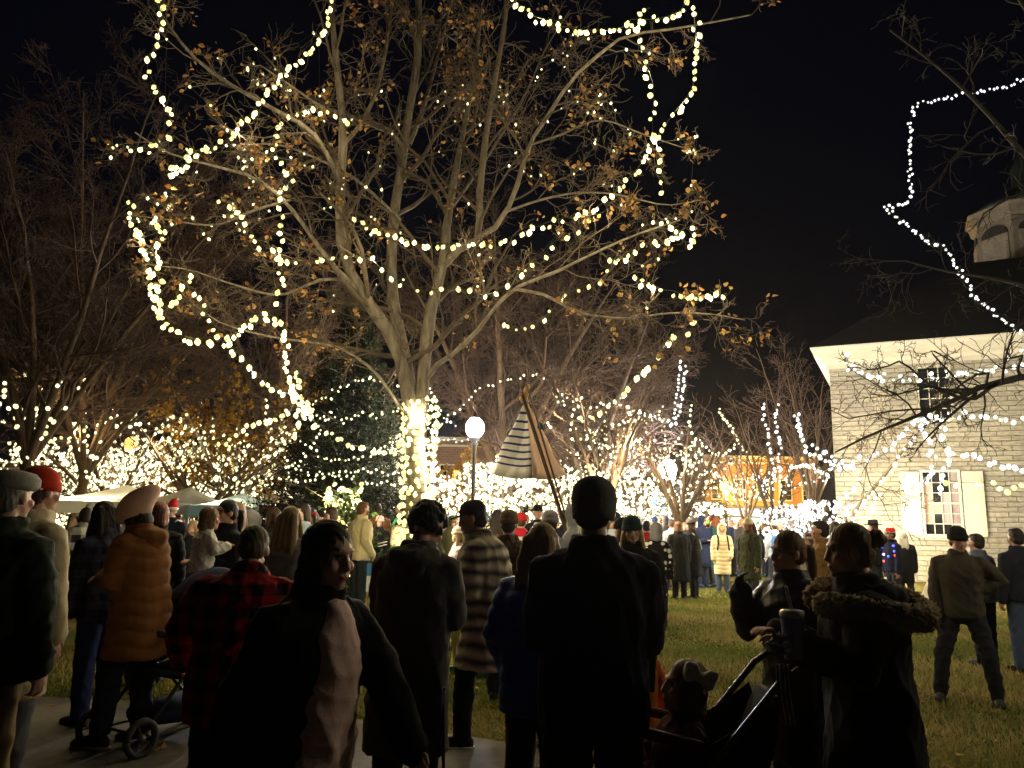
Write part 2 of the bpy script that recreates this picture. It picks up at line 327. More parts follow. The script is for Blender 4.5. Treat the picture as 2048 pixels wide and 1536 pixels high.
def courthouse():
    c = P(1672, 1000, 25.); root = empty('courthouse', 'two-storey limestone courthouse with white shutters and an octagonal cupola', 'building', (c[0], c[1], 0), R(-27))
    Wd = 13.; H = 6.85; ops = []
    for k in range(3):
        cx = 2.98+k*4.2; ops.append((cx, 1.43, .94, 1.87, True)); ops.append((cx+.02, 4.95, .84, 1.62, False))
    # front wall cut round its openings
    b = MB(); xs = sorted({0, Wd}|{o[0]-o[2]/2 for o in ops}|{o[0]+o[2]/2 for o in ops}); zs = sorted({-.3, H}|{o[1] for o in ops}|{o[1]+o[3] for o in ops})
    for i in range(len(xs)-1):
        for j in range(len(zs)-1):
            mx, mz = (xs[i]+xs[i+1])/2, (zs[j]+zs[j+1])/2
            if not any(abs(mx-o[0]) < o[2]/2 and o[1] < mz < o[1]+o[3] for o in ops):
                b.add([(xs[i], 0, zs[j]), (xs[i+1], 0, zs[j]), (xs[i+1], 0, zs[j+1]), (xs[i], 0, zs[j+1])], [(0, 1, 2, 3)])
    for o in ops:
        x0, x1, z0, z1 = o[0]-o[2]/2, o[0]+o[2]/2, o[1], o[1]+o[3]; d = .3
        b.add([(x0, 0, z0), (x0, d, z0), (x0, d, z1), (x0, 0, z1), (x1, 0, z0), (x1, d, z0), (x1, d, z1), (x1, 0, z1)], [(0, 1, 2, 3), (4, 7, 6, 5), (0, 4, 5, 1), (3, 2, 6, 7)])
    b.add([(0, 0, -.3), (0, Wd, -.3), (0, Wd, H), (0, 0, H), (Wd, 0, -.3), (Wd, Wd, -.3), (Wd, Wd, H), (Wd, 0, H)], [(0, 3, 2, 1), (4, 5, 6, 7), (1, 2, 6, 5)])
    b.build('wall', M_STONE, root, smooth=False)
    co_ = MB(); prof = [(0.02, 6.72), (.1, 6.72), (.1, 6.86), (.2, 6.95), (.2, 7.02), (.42, 7.1), (.46, 7.26), (.52, 7.36), (.52, 7.4), (0.02, 7.4)]
    k = len(prof); ring = []
    for sx, sy in ((-1, -1), (1, -1), (1, 1), (-1, 1)):
        ring += [((Wd+o if sx > 0 else -o), (Wd+o if sy > 0 else -o), z) for o, z in prof]
    co_.add(ring, [(q*k+i, ((q+1) % 4)*k+i, ((q+1) % 4)*k+(i+1) % k, q*k+(i+1) % k) for q in range(4) for i in range(k)]); co_.build('cornice', M_CREAM, root, smooth=False)
    rf = MB(); o = .5; m = Wd/2; rf.add([(-o, -o, 7.403), (Wd+o, -o, 7.403), (Wd+o, Wd+o, 7.403), (-o, Wd+o, 7.403), (m-2.0, m-2, 11.2), (m+2, m-2, 11.2), (m+2, m+2, 11.2), (m-2, m+2, 11.2)], [(0, 1, 5, 4), (1, 2, 6, 5), (2, 3, 7, 6), (3, 0, 4, 7), (4, 5, 6, 7)])
    rf.build('roof', M_ROOF, root, smooth=False)
    warm = glow('lit_room', (.55, .2, .07), .5); curtain = surf('curtain', (.4, .33, .36), None, 4); warm2 = glow('lit_room_dim', (.4, .3, .28), .22)
    def pick(i, j): return [[0, 0, 0, 2], [1, 0, 3, 2], [1, 1, 3, 2], [1, 0, 3, 2], [1, 0, 0, 2], [0, 0, 0, 2]][j][i]
    for (cx, z0, w, h, low) in ops:
        if low:
            window_unit(root, cx, z0, w, h, 4, 6, (pick, [M_GLASS, warm, curtain, warm2])); shutter(root, cx-w/2-.64, cx-w/2-.1, z0-.04, z0+h+.02); shutter(root, cx+w/2+.1, cx+w/2+.66, z0-.04, z0+h+.02)
        else: window_unit(root, cx, z0, w, h, 3, 5, (lambda i, j: 0, [M_GLASS]))
    # cupola: octagon placed over the middle of the roof
    p = P(2058, 480, 30.); loc = Matrix.Rotation(R(27), 3, 'Z')@Vector((p[0]-c[0], p[1]-c[1], 0)); cx, cy_ = loc.x, loc.y; z0 = P(1985, 553, 28.4)[2]; z1 = P(1985, 398, 28.4)[2]; r = 2.0
    def octa(r, z): return [(cx+r*math.cos(math.pi*(q+.5)/4), cy_+r*math.sin(math.pi*(q+.5)/4), z) for q in range(8)]
    cb = MB(); prof = [(r+.15, z0-1.2), (r+.15, z0), (r, z0+.06), (r, z1-.5), (r+.12, z1-.42), (r+.2, z1-.12), (r+.34, z1), (r+.3, z1+.05)]
    V = [v for rr, z in prof for v in octa(rr, z)]; n = len(prof)
    cb.add(V, [(i*8+q, i*8+(q+1) % 8, (i+1)*8+(q+1) % 8, (i+1)*8+q) for i in range(n-1) for q in range(8)]+[tuple(range((n-1)*8, n*8))])
    cu = cb.build('cupola', surf('weathered_paint', (.2, .165, .12), (.13, .105, .075), 6, .8, .2), root, smooth=False)
    M_LOUV = surf('louvre', (.3, .25, .19), None, 5); M_DARK = surf('dark_opening', (.02, .016, .012), None, 5)
    for q in range(8):
        a = math.pi*q/4+math.pi/4; ap = r*math.cos(math.pi/8)+.02; Mz = np.array([[-math.sin(a), math.cos(a), 0], [math.cos(a), math.sin(a), 0], [0, 0, 1]]).T; ctr = np.array([cx+ap*math.cos(a), cy_+ap*math.sin(a), 0]); w = .58; zs = z0+.3; ze = z1-1.15
        lb = MB(); lb.box(ctr+Mz@np.array([0, 0, (zs+ze)/2]), (2*w, .06, ze-zs), Mz)
        for i in range(12): lb.box(ctr+Mz@np.array([0, .05, zs+(i+.5)*(ze-zs)/12]), (2*w-.1, .05, .05), Mz)
        lv = lb.build('louvre', M_LOUV, cu, smooth=False)
        fb = MB(); fb.prism([(w*math.cos(t), w*.75*math.sin(t)) for t in np.linspace(0, math.pi, 13)], -.03, .04, Mz@np.array([[1, 0, 0], [0, 0, 1], [0, 1, 0]]), ctr+np.array([0, 0, ze+.004])); fb.build('fanlight', M_DARK, cu, smooth=False)
    dm = MB(); dm.lathe([(r+.2, z1+.05), (r*.8, z1+.5), (r*.45, z1+.95), (.5, z1+1.25), (.42, z1+1.4), (.42, z1+2.1), (.3, z1+2.3), (.05, z1+2.9)], (cx, cy_, 0), 16); dm.build('dome', surf('copper', (.012, .02, .016), (.008, .012, .01), 5, .6), cu)
courthouse()

# ------------------------------------------------------------ far shops and brick buildings
def brick_mat(c1, c2):
    m, t, b = nodes_of('brick'); N = t.nodes.new; L = t.links.new; tc = N('ShaderNodeTexCoord'); mp = N('ShaderNodeMapping'); mp.inputs['Rotation'].default_value = (R(90), 0, 0); L(tc.outputs['Object'], mp.inputs[0])
    br = N('ShaderNodeTexBrick'); br.inputs['Scale'].default_value = 1.6; br.inputs['Color1'].default_value = (*c1, 1); br.inputs['Color2'].default_value = (*c2, 1); br.inputs['Mortar'].default_value = (.3, .26, .2, 1); L(mp.outputs[0], br.inputs[0]); L(br.outputs[0], b.inputs['Base Color']); b.inputs['Roughness'].default_value = .9; return m
def shop(name, label, px0, px1, pytop, Y, mat, storeys, nwin, depth=8, front=None, trim=None):
    a = P(px0, 1000, Y); b_ = P(px1, 1000, Y); H = P((px0+px1)/2, pytop, Y)[2]; root = empty(name, label, 'building', (a[0], Y, 0)); w = b_[0]-a[0]
    wl = MB(); wl.box((w/2, depth/2, H/2), (w, depth, H)); wl.build('wall', mat, root, smooth=False)
    c = MB(); c.box((w/2, -.12, H+.1), (w+.3, .5, .22)); c.box((w/2, -.06, H-.35), (w+.1, .14, .14)); c.build('cornice', trim or M_CREAM, root, smooth=False)
    for s in range(1, storeys):
        z0 = 3.6+(s-1)*3.1
        for k in range(nwin):
            x = w*(k+.5)/nwin; f = MB(); f.box((x, -.03, z0+.75), (1.05, .08, 1.7)); f = f.build('window', M_CREAM, root, smooth=False)
            g = MB(); [g.box((x+dx, -.075, z0+.75+dz), (.4, .03, .36)) for dx in (-.22, .22) for dz in (-.57, -.19, .19, .57)]; g.build('pane', M_GLASS, f, smooth=False)
    if front:
        q = MB(); q.box((w/2, -.1, 1.55), (w-.4, .16, 2.6)); q = q.build('shop_front', glow('shop_window', (.8, .86, 1.), 1.1, True), root, smooth=False)
        d = MB(); d.box((w/2, -.45, 2.98), (w-.2, .9, .2)); d.build('canopy', surf('slate', (.1, .1, .11), None, 4), root, smooth=False)
        e = MB(); [e.box((w*k/6+.2*(k == 0)-.2*(k == 6), -.22, 1.45), (.22, .1, 2.75)) for k in range(7)]; e.box((w/2, -.215, 2.2), (w-.7, .08, .12)); e.build('mullion', surf('dark_frame', (.06, .055, .05), None, 4), root, smooth=False)
    return root
M_ORANGE = brick_mat((.5, .24, .07), (.42, .19, .05))
sh = shop('brick_shop', 'two-storey ochre brick shop behind the amber street lamp', 1412, 1640, 918, 62, M_ORANGE, 2, 5, front=True)
wr = MB(); _c = np.array([P(1444, 1022, 60.)[0], 61.2, P(1444, 1020, 60.)[2]]); _a = np.linspace(0, 2*math.pi, 25)
wr.tube([_c+.62*np.array([math.cos(t), 0, math.sin(t)]) for t in _a], .17, 8, cap=False); tag(wr.build('wreath', surf('fir', (.03, .05, .02), None, 30)), 'round dark wreath hanging on the bright shop front', 'wreath')
shop('brick_house', 'dim pink brick building behind the wrapped tree trunk', 868, 1010, 882, 52, brick_mat((.3, .16, .12), (.22, .12, .09)), 2, 3)
shop('brown_house', 'low brown building behind the white tent at left', -60, 330, 930, 58, brick_mat((.2, .1, .04), (.14, .07, .03)), 1, 4)
shop('far_store', 'long pale store front far behind the crowd at centre', 1060, 1400, 965, 70, brick_mat((.2, .15, .1), (.15, .11, .08)), 1, 4, front=True)
shop('market_hall', 'low dark red hall behind the grey tent', 480, 800, 955, 60, brick_mat((.22, .1, .06), (.16, .07, .05)), 1, 4)
# cyan shop sign
cs = MB(); cs.box(P(1318, 1008, 55.), (1.1, .15, 1.0)); tag(cs.build('lit_sign', glow('cyan_sign', (.02, .7, .85), 1.2), smooth=False), 'small glowing cyan sign under the white street lamp', 'sign')
def tent(label, px0, px1, pytop, pyeave, Y, mat, depth=5., valance=None):
    a = P(px0, pyeave, Y); b_ = P(px1, pyeave, Y); zt = P((px0+px1)/2, pytop, Y+depth/2)[2]; ze = a[2]; w = b_[0]-a[0]; root = empty('canopy_tent', label, 'tent', (a[0], Y, 0), group='market canopy tents')
    m = MB(); n = 12; V = []
    for j in range(n+1):
        for i in range(n+1):
            u, v = i/n, j/n; e = max(abs(2*u-1), abs(2*v-1)); V.append((w*u, depth*v, ze+(zt-ze)*(1-e)**1.5))
    m.add(V, [(j*(n+1)+i, j*(n+1)+i+1, (j+1)*(n+1)+i+1, (j+1)*(n+1)+i) for j in range(n) for i in range(n)]); m.build('roof_cloth', mat, root)
    v_ = MB(); v_.box((w/2, -.03, ze-.16), (w, .02, .32)); v_.box((-.03, depth/2, ze-.16), (.02, depth, .32)); v_.box((w+.03, depth/2, ze-.16), (.02, depth, .32)); v_.build('valance', valance or mat, root, smooth=False)
    for x, y in ((.02, .02), (w-.02, .02), (.02, depth), (w-.02, depth)):
        q = MB(); q.tube([(x, y, 0), (x, y, ze-.02)], .035, 6); q.build('leg', surf('white_metal', (.6, .6, .6), None, 4), root)
    return root
def canvas(name, col):
    m = surf(name, col, [x*.92 for x in col], 3, .8, .1); t = m.node_tree; tr = t.nodes.new('ShaderNodeBsdfTranslucent'); tr.inputs[0].default_value = (*col, 1); mx = t.nodes.new('ShaderNodeMixShader'); mx.inputs[0].default_value = .55; t.links.new(t.nodes['Principled BSDF'].outputs[0], mx.inputs[1]); t.links.new(tr.outputs[0], mx.inputs[2]); t.links.new(mx.outputs[0], t.nodes['Material Output'].inputs[0]); return m
M_TENT = canvas('tent_cloth', (.78, .78, .75))
tent('white canopy tent beside the red beanie at left', 60, 262, 968, 1000, 21, M_TENT); tent('white canopy tent behind the tilted pink hat', 256, 352, 972, 1004, 21.5, M_TENT)
tent('pale blue canopy tent behind the toddler', 376, 470, 984, 1010, 22, canvas('tent_blue', (.5, .68, .78)))
tent('grey canopy tent with red valance behind the long blonde hair', 520, 690, 984, 1010, 23, canvas('tent_grey', (.3, .31, .27)), valance=surf('tent_red', (.45, .05, .03), None, 3))

# ------------------------------------------------------------ street lamps
M_IRON = surf('black_iron', (.02, .02, .022), None, 8, .5)
def lamp(label, px, py, Y, col, st, r=.2, power=0):
    p = P(px, py, Y); root = empty('street_lamp', label, 'street lamp', (p[0], p[1], 0)); z = p[2]
    q = MB(); q.lathe([(.2, 0), (.2, .12), (.13, .2), (.12, .7), (.07, .85), (.055, 1.0), (.045, z-.5), (.09, z-.42), (.06, z-.36), (.13, z-r-.02), (.13, z-r)], n=12); q.build('post', M_IRON, root)
    g = MB(); g.ell((0, 0, z), (r, r, r*1.15), 20, 14); g.build('globe', glow('lamp_globe', col, st, True), root)
    c = MB(); c.lathe([(.1, z+r*1.08), (.13, z+r*1.12), (.05, z+r*1.4), (.015, z+r*1.8)], n=10); c.build('finial', M_IRON, root)
    if power: point_light('lamp_light', (p[0], p[1]-.05, z-r-.2), power, col, root, .05)
    return root
lamp('black street lamp with large cool white globe left of the striped tent', 950, 856, 20, (.9, .9, 1.), 650, .235)
lamp('street lamp with cool white globe farther off above the crowd at centre', 1335, 940, 33, (.87, .89, 1.), 420, .38)
lamp('amber street lamp before the ochre brick shop', 1452, 972, 58, (1., .58, .12), 3., .46, 12000)
lamp('amber street lamp left of the white globe lamp', 913, 952, 40, (1., .5, .09), 2.5, .26, 1500)
lamp('amber street lamp behind the golden tree', 397, 936, 36, (1., .5, .08), 2.5, .3, 1200)
lamp('tall amber street lamp behind the left trees', 263, 889, 44, (1., .5, .08), 2.5, .4, 1200)
# ------------------------------------------------------------ trees
M_BARK = surf('bark', (.24, .21, .165), (.1, .082, .06), 9, .95, .7, .03, stretch=(1.6, 1.6, .5)); M_BARKD = surf('bark_dark', (.12, .09, .065), (.05, .04, .03), 12, .95, .6); M_TWIG = surf('twig_bark', (.12, .09, .06), (.06, .045, .03), 10, .95, .2)
def batch_tubes(Pn, Rn, sides=4):
    """n polylines of k points -> verts and quads"""
    n, k, _ = Pn.shape; T = nrm(np.gradient(Pn, axis=1)); ref = np.tile(np.array([.31, .17, .93]), (n, 1)); ref[np.abs((T[:, 0]*ref).sum(1)) > .95] = (1, 0, 0)
    A = nrm(np.cross(T, ref[:, None])); B = np.cross(T, A); a = np.arange(sides)*2*math.pi/sides
    V = Pn[:, :, None]+Rn[:, :, None, None]*(A[:, :, None]*np.cos(a)[None, None, :, None]+B[:, :, None]*np.sin(a)[None, None, :, None])
    base = (np.arange(n)*k*sides)[:, None, None]+(np.arange(k-1)*sides)[None, :, None]; j = np.arange(sides)[None, None]; j2 = (j+1) % sides
    F_ = np.stack([base+j, base+j2, base+sides+j2, base+sides+j], -1).reshape(-1, 4)
    return V.reshape(-1, 3), F_
def children(Pn, Rn, kids, ratio, ang, k, up, wob, t0=.25, rmin=.005, rr=.62):
    n, kk, _ = Pn.shape; L0 = np.linalg.norm(np.diff(Pn, axis=1), axis=2).sum(1); m = n*kids; par = np.repeat(np.arange(n), kids)
    t = np.clip(t0+(1-t0)*((np.tile(np.arange(kids), n)+rng.random(m))/kids), 0, .98)*(kk-1); i = t.astype(int); fr = (t-i)[:, None]
    S = Pn[par, i]*(1-fr)+Pn[par, i+1]*fr; r = Rn[par, i]*(1-fr[:, 0])+Rn[par, i+1]*fr[:, 0]; D = nrm(Pn[par, i+1]-Pn[par, i])
    q = nrm(np.cross(D, rng.normal(size=(m, 3)))); a = np.radians(rng.normal(ang, 11, m))[:, None]; d = nrm(D*np.cos(a)+q*np.sin(a))
    ln = L0[par]*ratio*rng.uniform(.55, 1.25, m)*(1.15-.55*t/(kk-1))
    return strands(S, d, ln, np.maximum(r*rr, rmin), k, up, wob, rmin)
def strands(S, d, ln, r, k, up, wob, rmin=.005):
    Q = [S]; p = S.copy()
    for _ in range(k-1):
        d = nrm(d+rng.normal(0, wob, d.shape)+np.array([0, 0, up])); p = p+d*(ln/(k-1))[:, None]; Q.append(p)
    Pn = np.stack(Q, 1); Rn = np.maximum(r[:, None]*np.linspace(1, .35, k)[None], rmin*.8); return Pn, Rn
def limb(px, r0, r1, k=16):
    """(px, py, Y) control points -> polyline of k points with tapering radius"""
    pts = catmull([P(*q) for q in px], .05); s = np.linspace(0, len(pts)-1, k); i = np.minimum(s.astype(int), len(pts)-2); f_ = (s-i)[:, None]
    return pts[i]*(1-f_)+pts[i+1]*f_, (r0+(r1-r0)*np.linspace(0, 1, k))*.7
def trunk_mesh(name, limbs, mat, parent, wob=.0):
    V = []; F_ = []; o = 0
    for p, r in limbs:
        r = r*(1+.07*np.sin(np.arange(len(r))*2.3)); v, f_ = batch_tubes(p[None], r[None], 12); V.append(v); F_.append(f_+o); o += len(v)
        V.append(p[-1:]+0); o += 1; F_.append(np.array([[o-1, o-1-12+j, o-1-12+(j+1) % 12, o-1] for j in range(12)])[:, [0, 1, 2, 2]][:0].reshape(0, 4))
    me = fast_mesh(name, np.vstack(V), np.vstack(F_), mat, True); return link(name, me, parent)
def crown_mesh(name, levels, mat, parent, sides=(5, 4, 3, 3)):
    V = []; F_ = []; o = 0
    for s, (p, r) in zip(sides, levels):
        v, f_ = batch_tubes(p, r, s); V.append(v); F_.append(f_+o); o += len(v)
    return link(name, fast_mesh(name, np.vstack(V), np.vstack(F_), mat, True), parent)
def rel(parent, *objs):
    """world-built children of an Empty at the tree's foot"""
    for o in objs: o.location = -Vector(parent.location)
def tree(name, label, foot, limbs, spec, barkm=M_BARK, twigm=M_TWIG, group=None, cat='tree', leaves=None, rmin=.006, k=6, rr=.55):
    root = empty(name, label, cat, foot, group=group); tk = trunk_mesh('trunk', limbs, barkm, root)
    Pn = np.stack([p for p, r in limbs[1:]]); Rn = np.stack([r for p, r in limbs[1:]]); lev = []
    for (kids, ratio, ang, up, wob, t0) in spec:
        Pn, Rn = children(Pn, Rn, kids, ratio, ang, k, up, wob, t0, rmin, rr); lev.append((Pn, Rn))
    cr = crown_mesh('crown', lev, twigm, root); rel(root, tk, cr); out = [tk, cr]
    if leaves:
        n, size, c1, c2, tr = leaves; tip = lev[-1][0].reshape(-1, 3); pos = tip[np.repeat(rng.integers(0, len(tip), n//4+1), 4)[:n]]+rng.normal(0, .055 if cat == 'tree' and name == 'bare_tree' else .03, (n, 3))
        V, F_ = leaf_batch(pos, rng.uniform(.55, 1.25, n)*size); me = fast_mesh('foliage', V, F_, vcol('leaf_'+name, .6, 0, .1, 40, tr)); w = rng.random((n, 1)); c = (np.array(c1)*(1-w)+np.array(c2)*w)*rng.uniform(.5, 1.3, (n, 1)); colors(me, np.repeat(c, 6, 0))
        lf = link('foliage', me, root); rel(root, lf)
    return root, lev, limbs

# the big multi-stemmed tree wrapped in lights, centre left
Y0 = 10.
L_ = limb; ML = [
 L_([(836, 1290, Y0), (834, 1120, Y0), (833, 1000, Y0), (831, 900, Y0), (826, 835, Y0)], .225, .185),
 L_([(826, 850, Y0), (817, 790, 9.95), (793, 693, 9.9), (764, 643, 9.85), (734, 602, 9.75), (705, 552, 9.6), (687, 520, 9.55), (682, 459, 9.5), (680, 400, 9.5), (683, 330, 9.5), (687, 264, 9.5), (680, 190, 9.5), (668, 80, 9.5), (658, -60, 9.5)], .14, .04),
 L_([(830, 860, Y0), (818, 760, 10.05), (805, 690, 10.1), (790, 634, 10.15), (784, 570, 10.2), (783, 500, 10.2), (788, 430, 10.2), (797, 370, 10.2), (805, 322, 10.2), (812, 260, 10.2), (824, 190, 10.2), (836, 110, 10.2), (838, 30, 10.2), (834, -60, 10.2)], .13, .06),
 L_([(835, 860, Y0), (843, 790, 10), (849, 720, 10.05), (855, 664, 10.1), (866, 600, 10.15), (882, 550, 10.2), (890, 502, 10.2), (895, 440, 10.25), (910, 351, 10.3), (925, 270, 10.3), (937, 210, 10.3), (950, 130, 10.3), (962, 40, 10.3)], .145, .02),
 L_([(888, 530, 10.2), (910, 503, 10.1), (960, 473, 9.9), (957, 420, 9.85), (960, 381, 9.8), (969, 293, 9.8), (980, 220, 9.8), (995, 132, 9.8), (1010, 40, 9.8), (1022, -50, 9.8)], .08, .035),
 L_([(958, 473, 9.9), (985, 460, 9.7), (1013, 423, 9.6), (1036, 366, 9.5), (1057, 293, 9.4), (1098, 228, 9.3), (1140, 164, 9.1), (1182, 123, 9), (1249, 72, 8.9), (1320, 62, 8.8), (1410, 47, 8.7), (1500, 30, 8.6)], .055, .012),
 L_([(852, 760, 10), (875, 728, 9.9), (910, 705, 9.7), (957, 658, 9.5), (998, 605, 9.3), (1042, 570, 9.1), (1110, 545, 9), (1180, 510, 8.9), (1270, 470, 8.8), (1360, 440, 8.8)], .05, .012),
 L_([(1030, 578, 9.1), (1090, 590, 9), (1160, 625, 8.9), (1250, 637, 8.8), (1340, 626, 8.7), (1420, 628, 8.6), (1490, 640, 8.5)], .03, .008),
 L_([(814, 830, Y0), (796, 808, 9.9), (749, 743, 9.7), (687, 699, 9.5), (630, 685, 9.3), (588, 681, 9.2), (500, 664, 9), (430, 640, 8.9), (380, 600, 8.8)], .035, .008),
 L_([(722, 588, 9.7), (690, 555, 9.5), (652, 514, 9.3), (600, 440, 9.1), (555, 388, 8.9), (500, 352, 8.8), (440, 335, 8.7), (337, 306, 8.6), (270, 265, 8.5)], .05, .012),
 L_([(686, 380, 9.5), (655, 310, 9.3), (620, 260, 9.2), (560, 225, 9.1), (483, 182, 9), (404, 129, 8.9), (351, 70, 8.8), (316, 12, 8.8), (300, -40, 8.8)], .05, .015),
 L_([(806, 295, 10.2), (785, 268, 10), (755, 255, 9.9), (700, 232, 9.6), (640, 211, 9.3), (580, 170, 9), (520, 130, 8.8)], .045, .01),
 L_([(690, 285, 9.5), (720, 250, 9.6), (750, 190, 9.7), (770, 110, 9.8), (782, 30, 9.9), (786, -50, 10)], .04, .02),
 L_([(818, 290, 10.2), (838, 240, 10.3), (860, 170, 10.5), (880, 90, 10.6), (903, 0, 10.8), (920, -60, 10.9)], .05, .025),
 L_([(800, 440, 10.2), (765, 405, 9.8), (720, 365, 9.4), (690, 345, 9.2), (640, 320, 9), (560, 290, 8.7), (480, 290, 8.5)], .035, .01),
 L_([(900, 420, 10.25), (950, 350, 10.6), (990, 290, 10.9), (1050, 190, 11.3), (1090, 100, 11.5), (1140, 20, 11.7)], .035, .012),
 L_([(1008, 425, 9.6), (1080, 400, 9.4), (1160, 385, 9.2), (1240, 390, 9), (1330, 410, 8.9), (1400, 400, 8.8)], .025, .008),
 L_([(1060, 290, 9.4), (1120, 270, 9.3), (1200, 240, 9.1), (1290, 270, 9), (1380, 300, 8.9)], .022, .007),
 L_([(700, 560, 9.6), (640, 560, 9.2), (560, 590, 8.9), (470, 570, 8.7), (380, 540, 8.5), (300, 530, 8.4)], .03, .008),
 L_([(580, 400, 9.), (510, 420, 8.9), (430, 450, 8.7), (340, 440, 8.5), (260, 430, 8.4)], .025, .007)]
foot = P(836, 1290, Y0)
big, big_lev, _ = tree('bare_tree', 'large multi-stemmed tree at centre left, trunk wrapped in lights, a few golden leaves left', (foot[0], foot[1], 0), ML, [(13, .3, 50, .03, .24, .12), (7, .5, 42, .02, .28, .2), (5, .6, 40, .0, .28, .2)], leaves=(2000, .072, (.5, .34, .12), (.34, .15, .05), .5), rmin=.0045, rr=.5)

def fan(foot, h, spread, n, lean=(0, 0), r=.2, fork=.25, k=16, wob=.12):
    """leaders fanning out from a common trunk"""
    foot = np.asarray(foot, float); out = []; f0 = foot+np.array([lean[0]*fork, lean[1]*fork, h*fork]); tk = np.linspace(0, 1, k)[:, None]; out.append((foot+(f0-foot)*tk, r*(1.15-.25*tk[:, 0])))
    for i in range(n):
        a = 2*math.pi*(i+rng.random()*.7)/n; s = spread*rng.uniform(.5, 1.); tip = foot+np.array([lean[0]+math.cos(a)*s, lean[1]+math.sin(a)*s, h*rng.uniform(.75, 1.)]); c = f0+np.array([math.cos(a)*s*.35, math.sin(a)*s*.35, h*.3])
        p = (1-tk)**2*(f0-np.array([0, 0, .1]))+2*tk*(1-tk)*c+tk**2*tip; p = p+np.cumsum(rng.normal(0, wob*.3, (k, 3)), 0)*tk; out.append((p, r*.62*np.linspace(1, .12, k)))
    return out
def foot_at(px, Y): q = P(px, 1000, Y); return (q[0], Y, 0)
def top_z(px, py, Y): return P(px, py, Y)[2]
B3 = [(10, .38, 42, .05, .16, .12), (8, .5, 40, .04, .2, .15), (16, .6, 40, .0, .28, .12)]
B4 = [(8, .42, 42, .05, .14, .2), (6, .5, 40, .04, .18, .15), (4, .6, 38, .0, .2, .15)]
T = {}
B2 = [(7, .42, 42, .05, .14, .2), (5, .5, 40, .04, .18, .15)]
M_BARKB = surf('bark_brown', (.085, .052, .026), (.04, .025, .013), 9, .95, .7, .03, stretch=(1.6, 1.6, .5)); M_TWIGB = surf('twig_brown', (.06, .031, .015), (.034, .018, .009), 10, .95, .2)
def back_tree(key, label, px, Y, pytop, spread, n, r, spec=B4, lean=(0, 0), group='bare trees behind the crowd', fork=.25, **kw):
    kw.setdefault('barkm', M_BARKB); kw.setdefault('twigm', M_TWIGB)
    ft = foot_at(px, Y); T[key] = tree('bare_tree', label, ft, fan(ft, top_z(px, pytop, Y), spread, n, lean, r, fork), spec, group=group, **kw)
back_tree('left', 'tall dark tree with a broad brown crown behind the people at far left', 70, 20, 200, 6.5, 9, .18, B3, (-1.5, 0), fork=.22, rmin=.006)
back_tree('left2', 'second dark tree standing just right of the tall one at far left', 150, 24, 300, 6.5, 8, .16, B3, (1.0, 0), fork=.2, rmin=.007)
back_tree('mid', 'broad bare tree far behind the striped tent lantern', 1010, 34, 490, 8.0, 10, .34, B3, (0, 0), fork=.2, rmin=.013)
back_tree('mid2', 'bare tree far behind the white street lamp at right of the lantern', 1180, 36, 610, 6.5, 8, .3, B3, fork=.2, rmin=.013)
back_tree('sapling', 'slender young tree with forked grey trunk right of the striped tent lantern', 1213, 17, 720, 2.0, 6, .1, [(8, .42, 42, .05, .16, .2), (6, .5, 40, .03, .2, .2), (3, .6, 38, 0, .2, .2)], fork=.35)
back_tree('brown', 'brown bushy bare tree behind the garland at centre left', 545, 30, 560, 5.5, 8, .28, B3, rmin=.012)
back_tree('tips', 'small bare tree with upright lit limbs right of the far white lamp', 1362, 27, 800, 3.2, 7, .16, B2, rmin=.01)
back_tree('r1', 'small bare tree with lit trunk in front of the ochre brick shop', 1490, 32, 830, 3.0, 6, .11, B2, rmin=.011)
back_tree('r2', 'thin bare tree with two lit upright limbs near the ochre shop', 1545, 26, 800, 2.0, 6, .1, B2, rmin=.009)
back_tree('corner', 'dark bare tree beside the corner of the courthouse', 1625, 30, 670, 3.6, 7, .16, B4, rmin=.01)
back_tree('far1', 'small bare tree far off between the lantern and the ochre shop', 1290, 42, 880, 4.0, 7, .14, B2, rmin=.014)
back_tree('far2', 'low bare tree covered in lights behind the red beanie at left', 230, 30, 840, 5.0, 7, .2, B4, rmin=.011)
back_tree('far3', 'low bare tree covered in lights behind the toddler', 400, 27, 830, 3.6, 7, .2, B4, rmin=.011)
# golden tree behind, leaves still on
ft = foot_at(470, 28); T['gold'] = tree('golden_tree', 'bushy tree with golden leaves lit by amber lamp at left', ft, fan(ft, top_z(470, 790, 28), 3.2, 8, r=.16), B4, leaves=(9000, .13, (.42, .24, .03), (.3, .16, .03), .4), rmin=.01)
ft = foot_at(925, 37); T['gold2'] = tree('golden_tree', 'small golden tree beside the amber lamp behind the wrapped trunk', ft, fan(ft, top_z(925, 905, 37), 2.4, 7, r=.12), B4, leaves=(5000, .15, (.45, .27, .03), (.32, .18, .03), .4), rmin=.01)
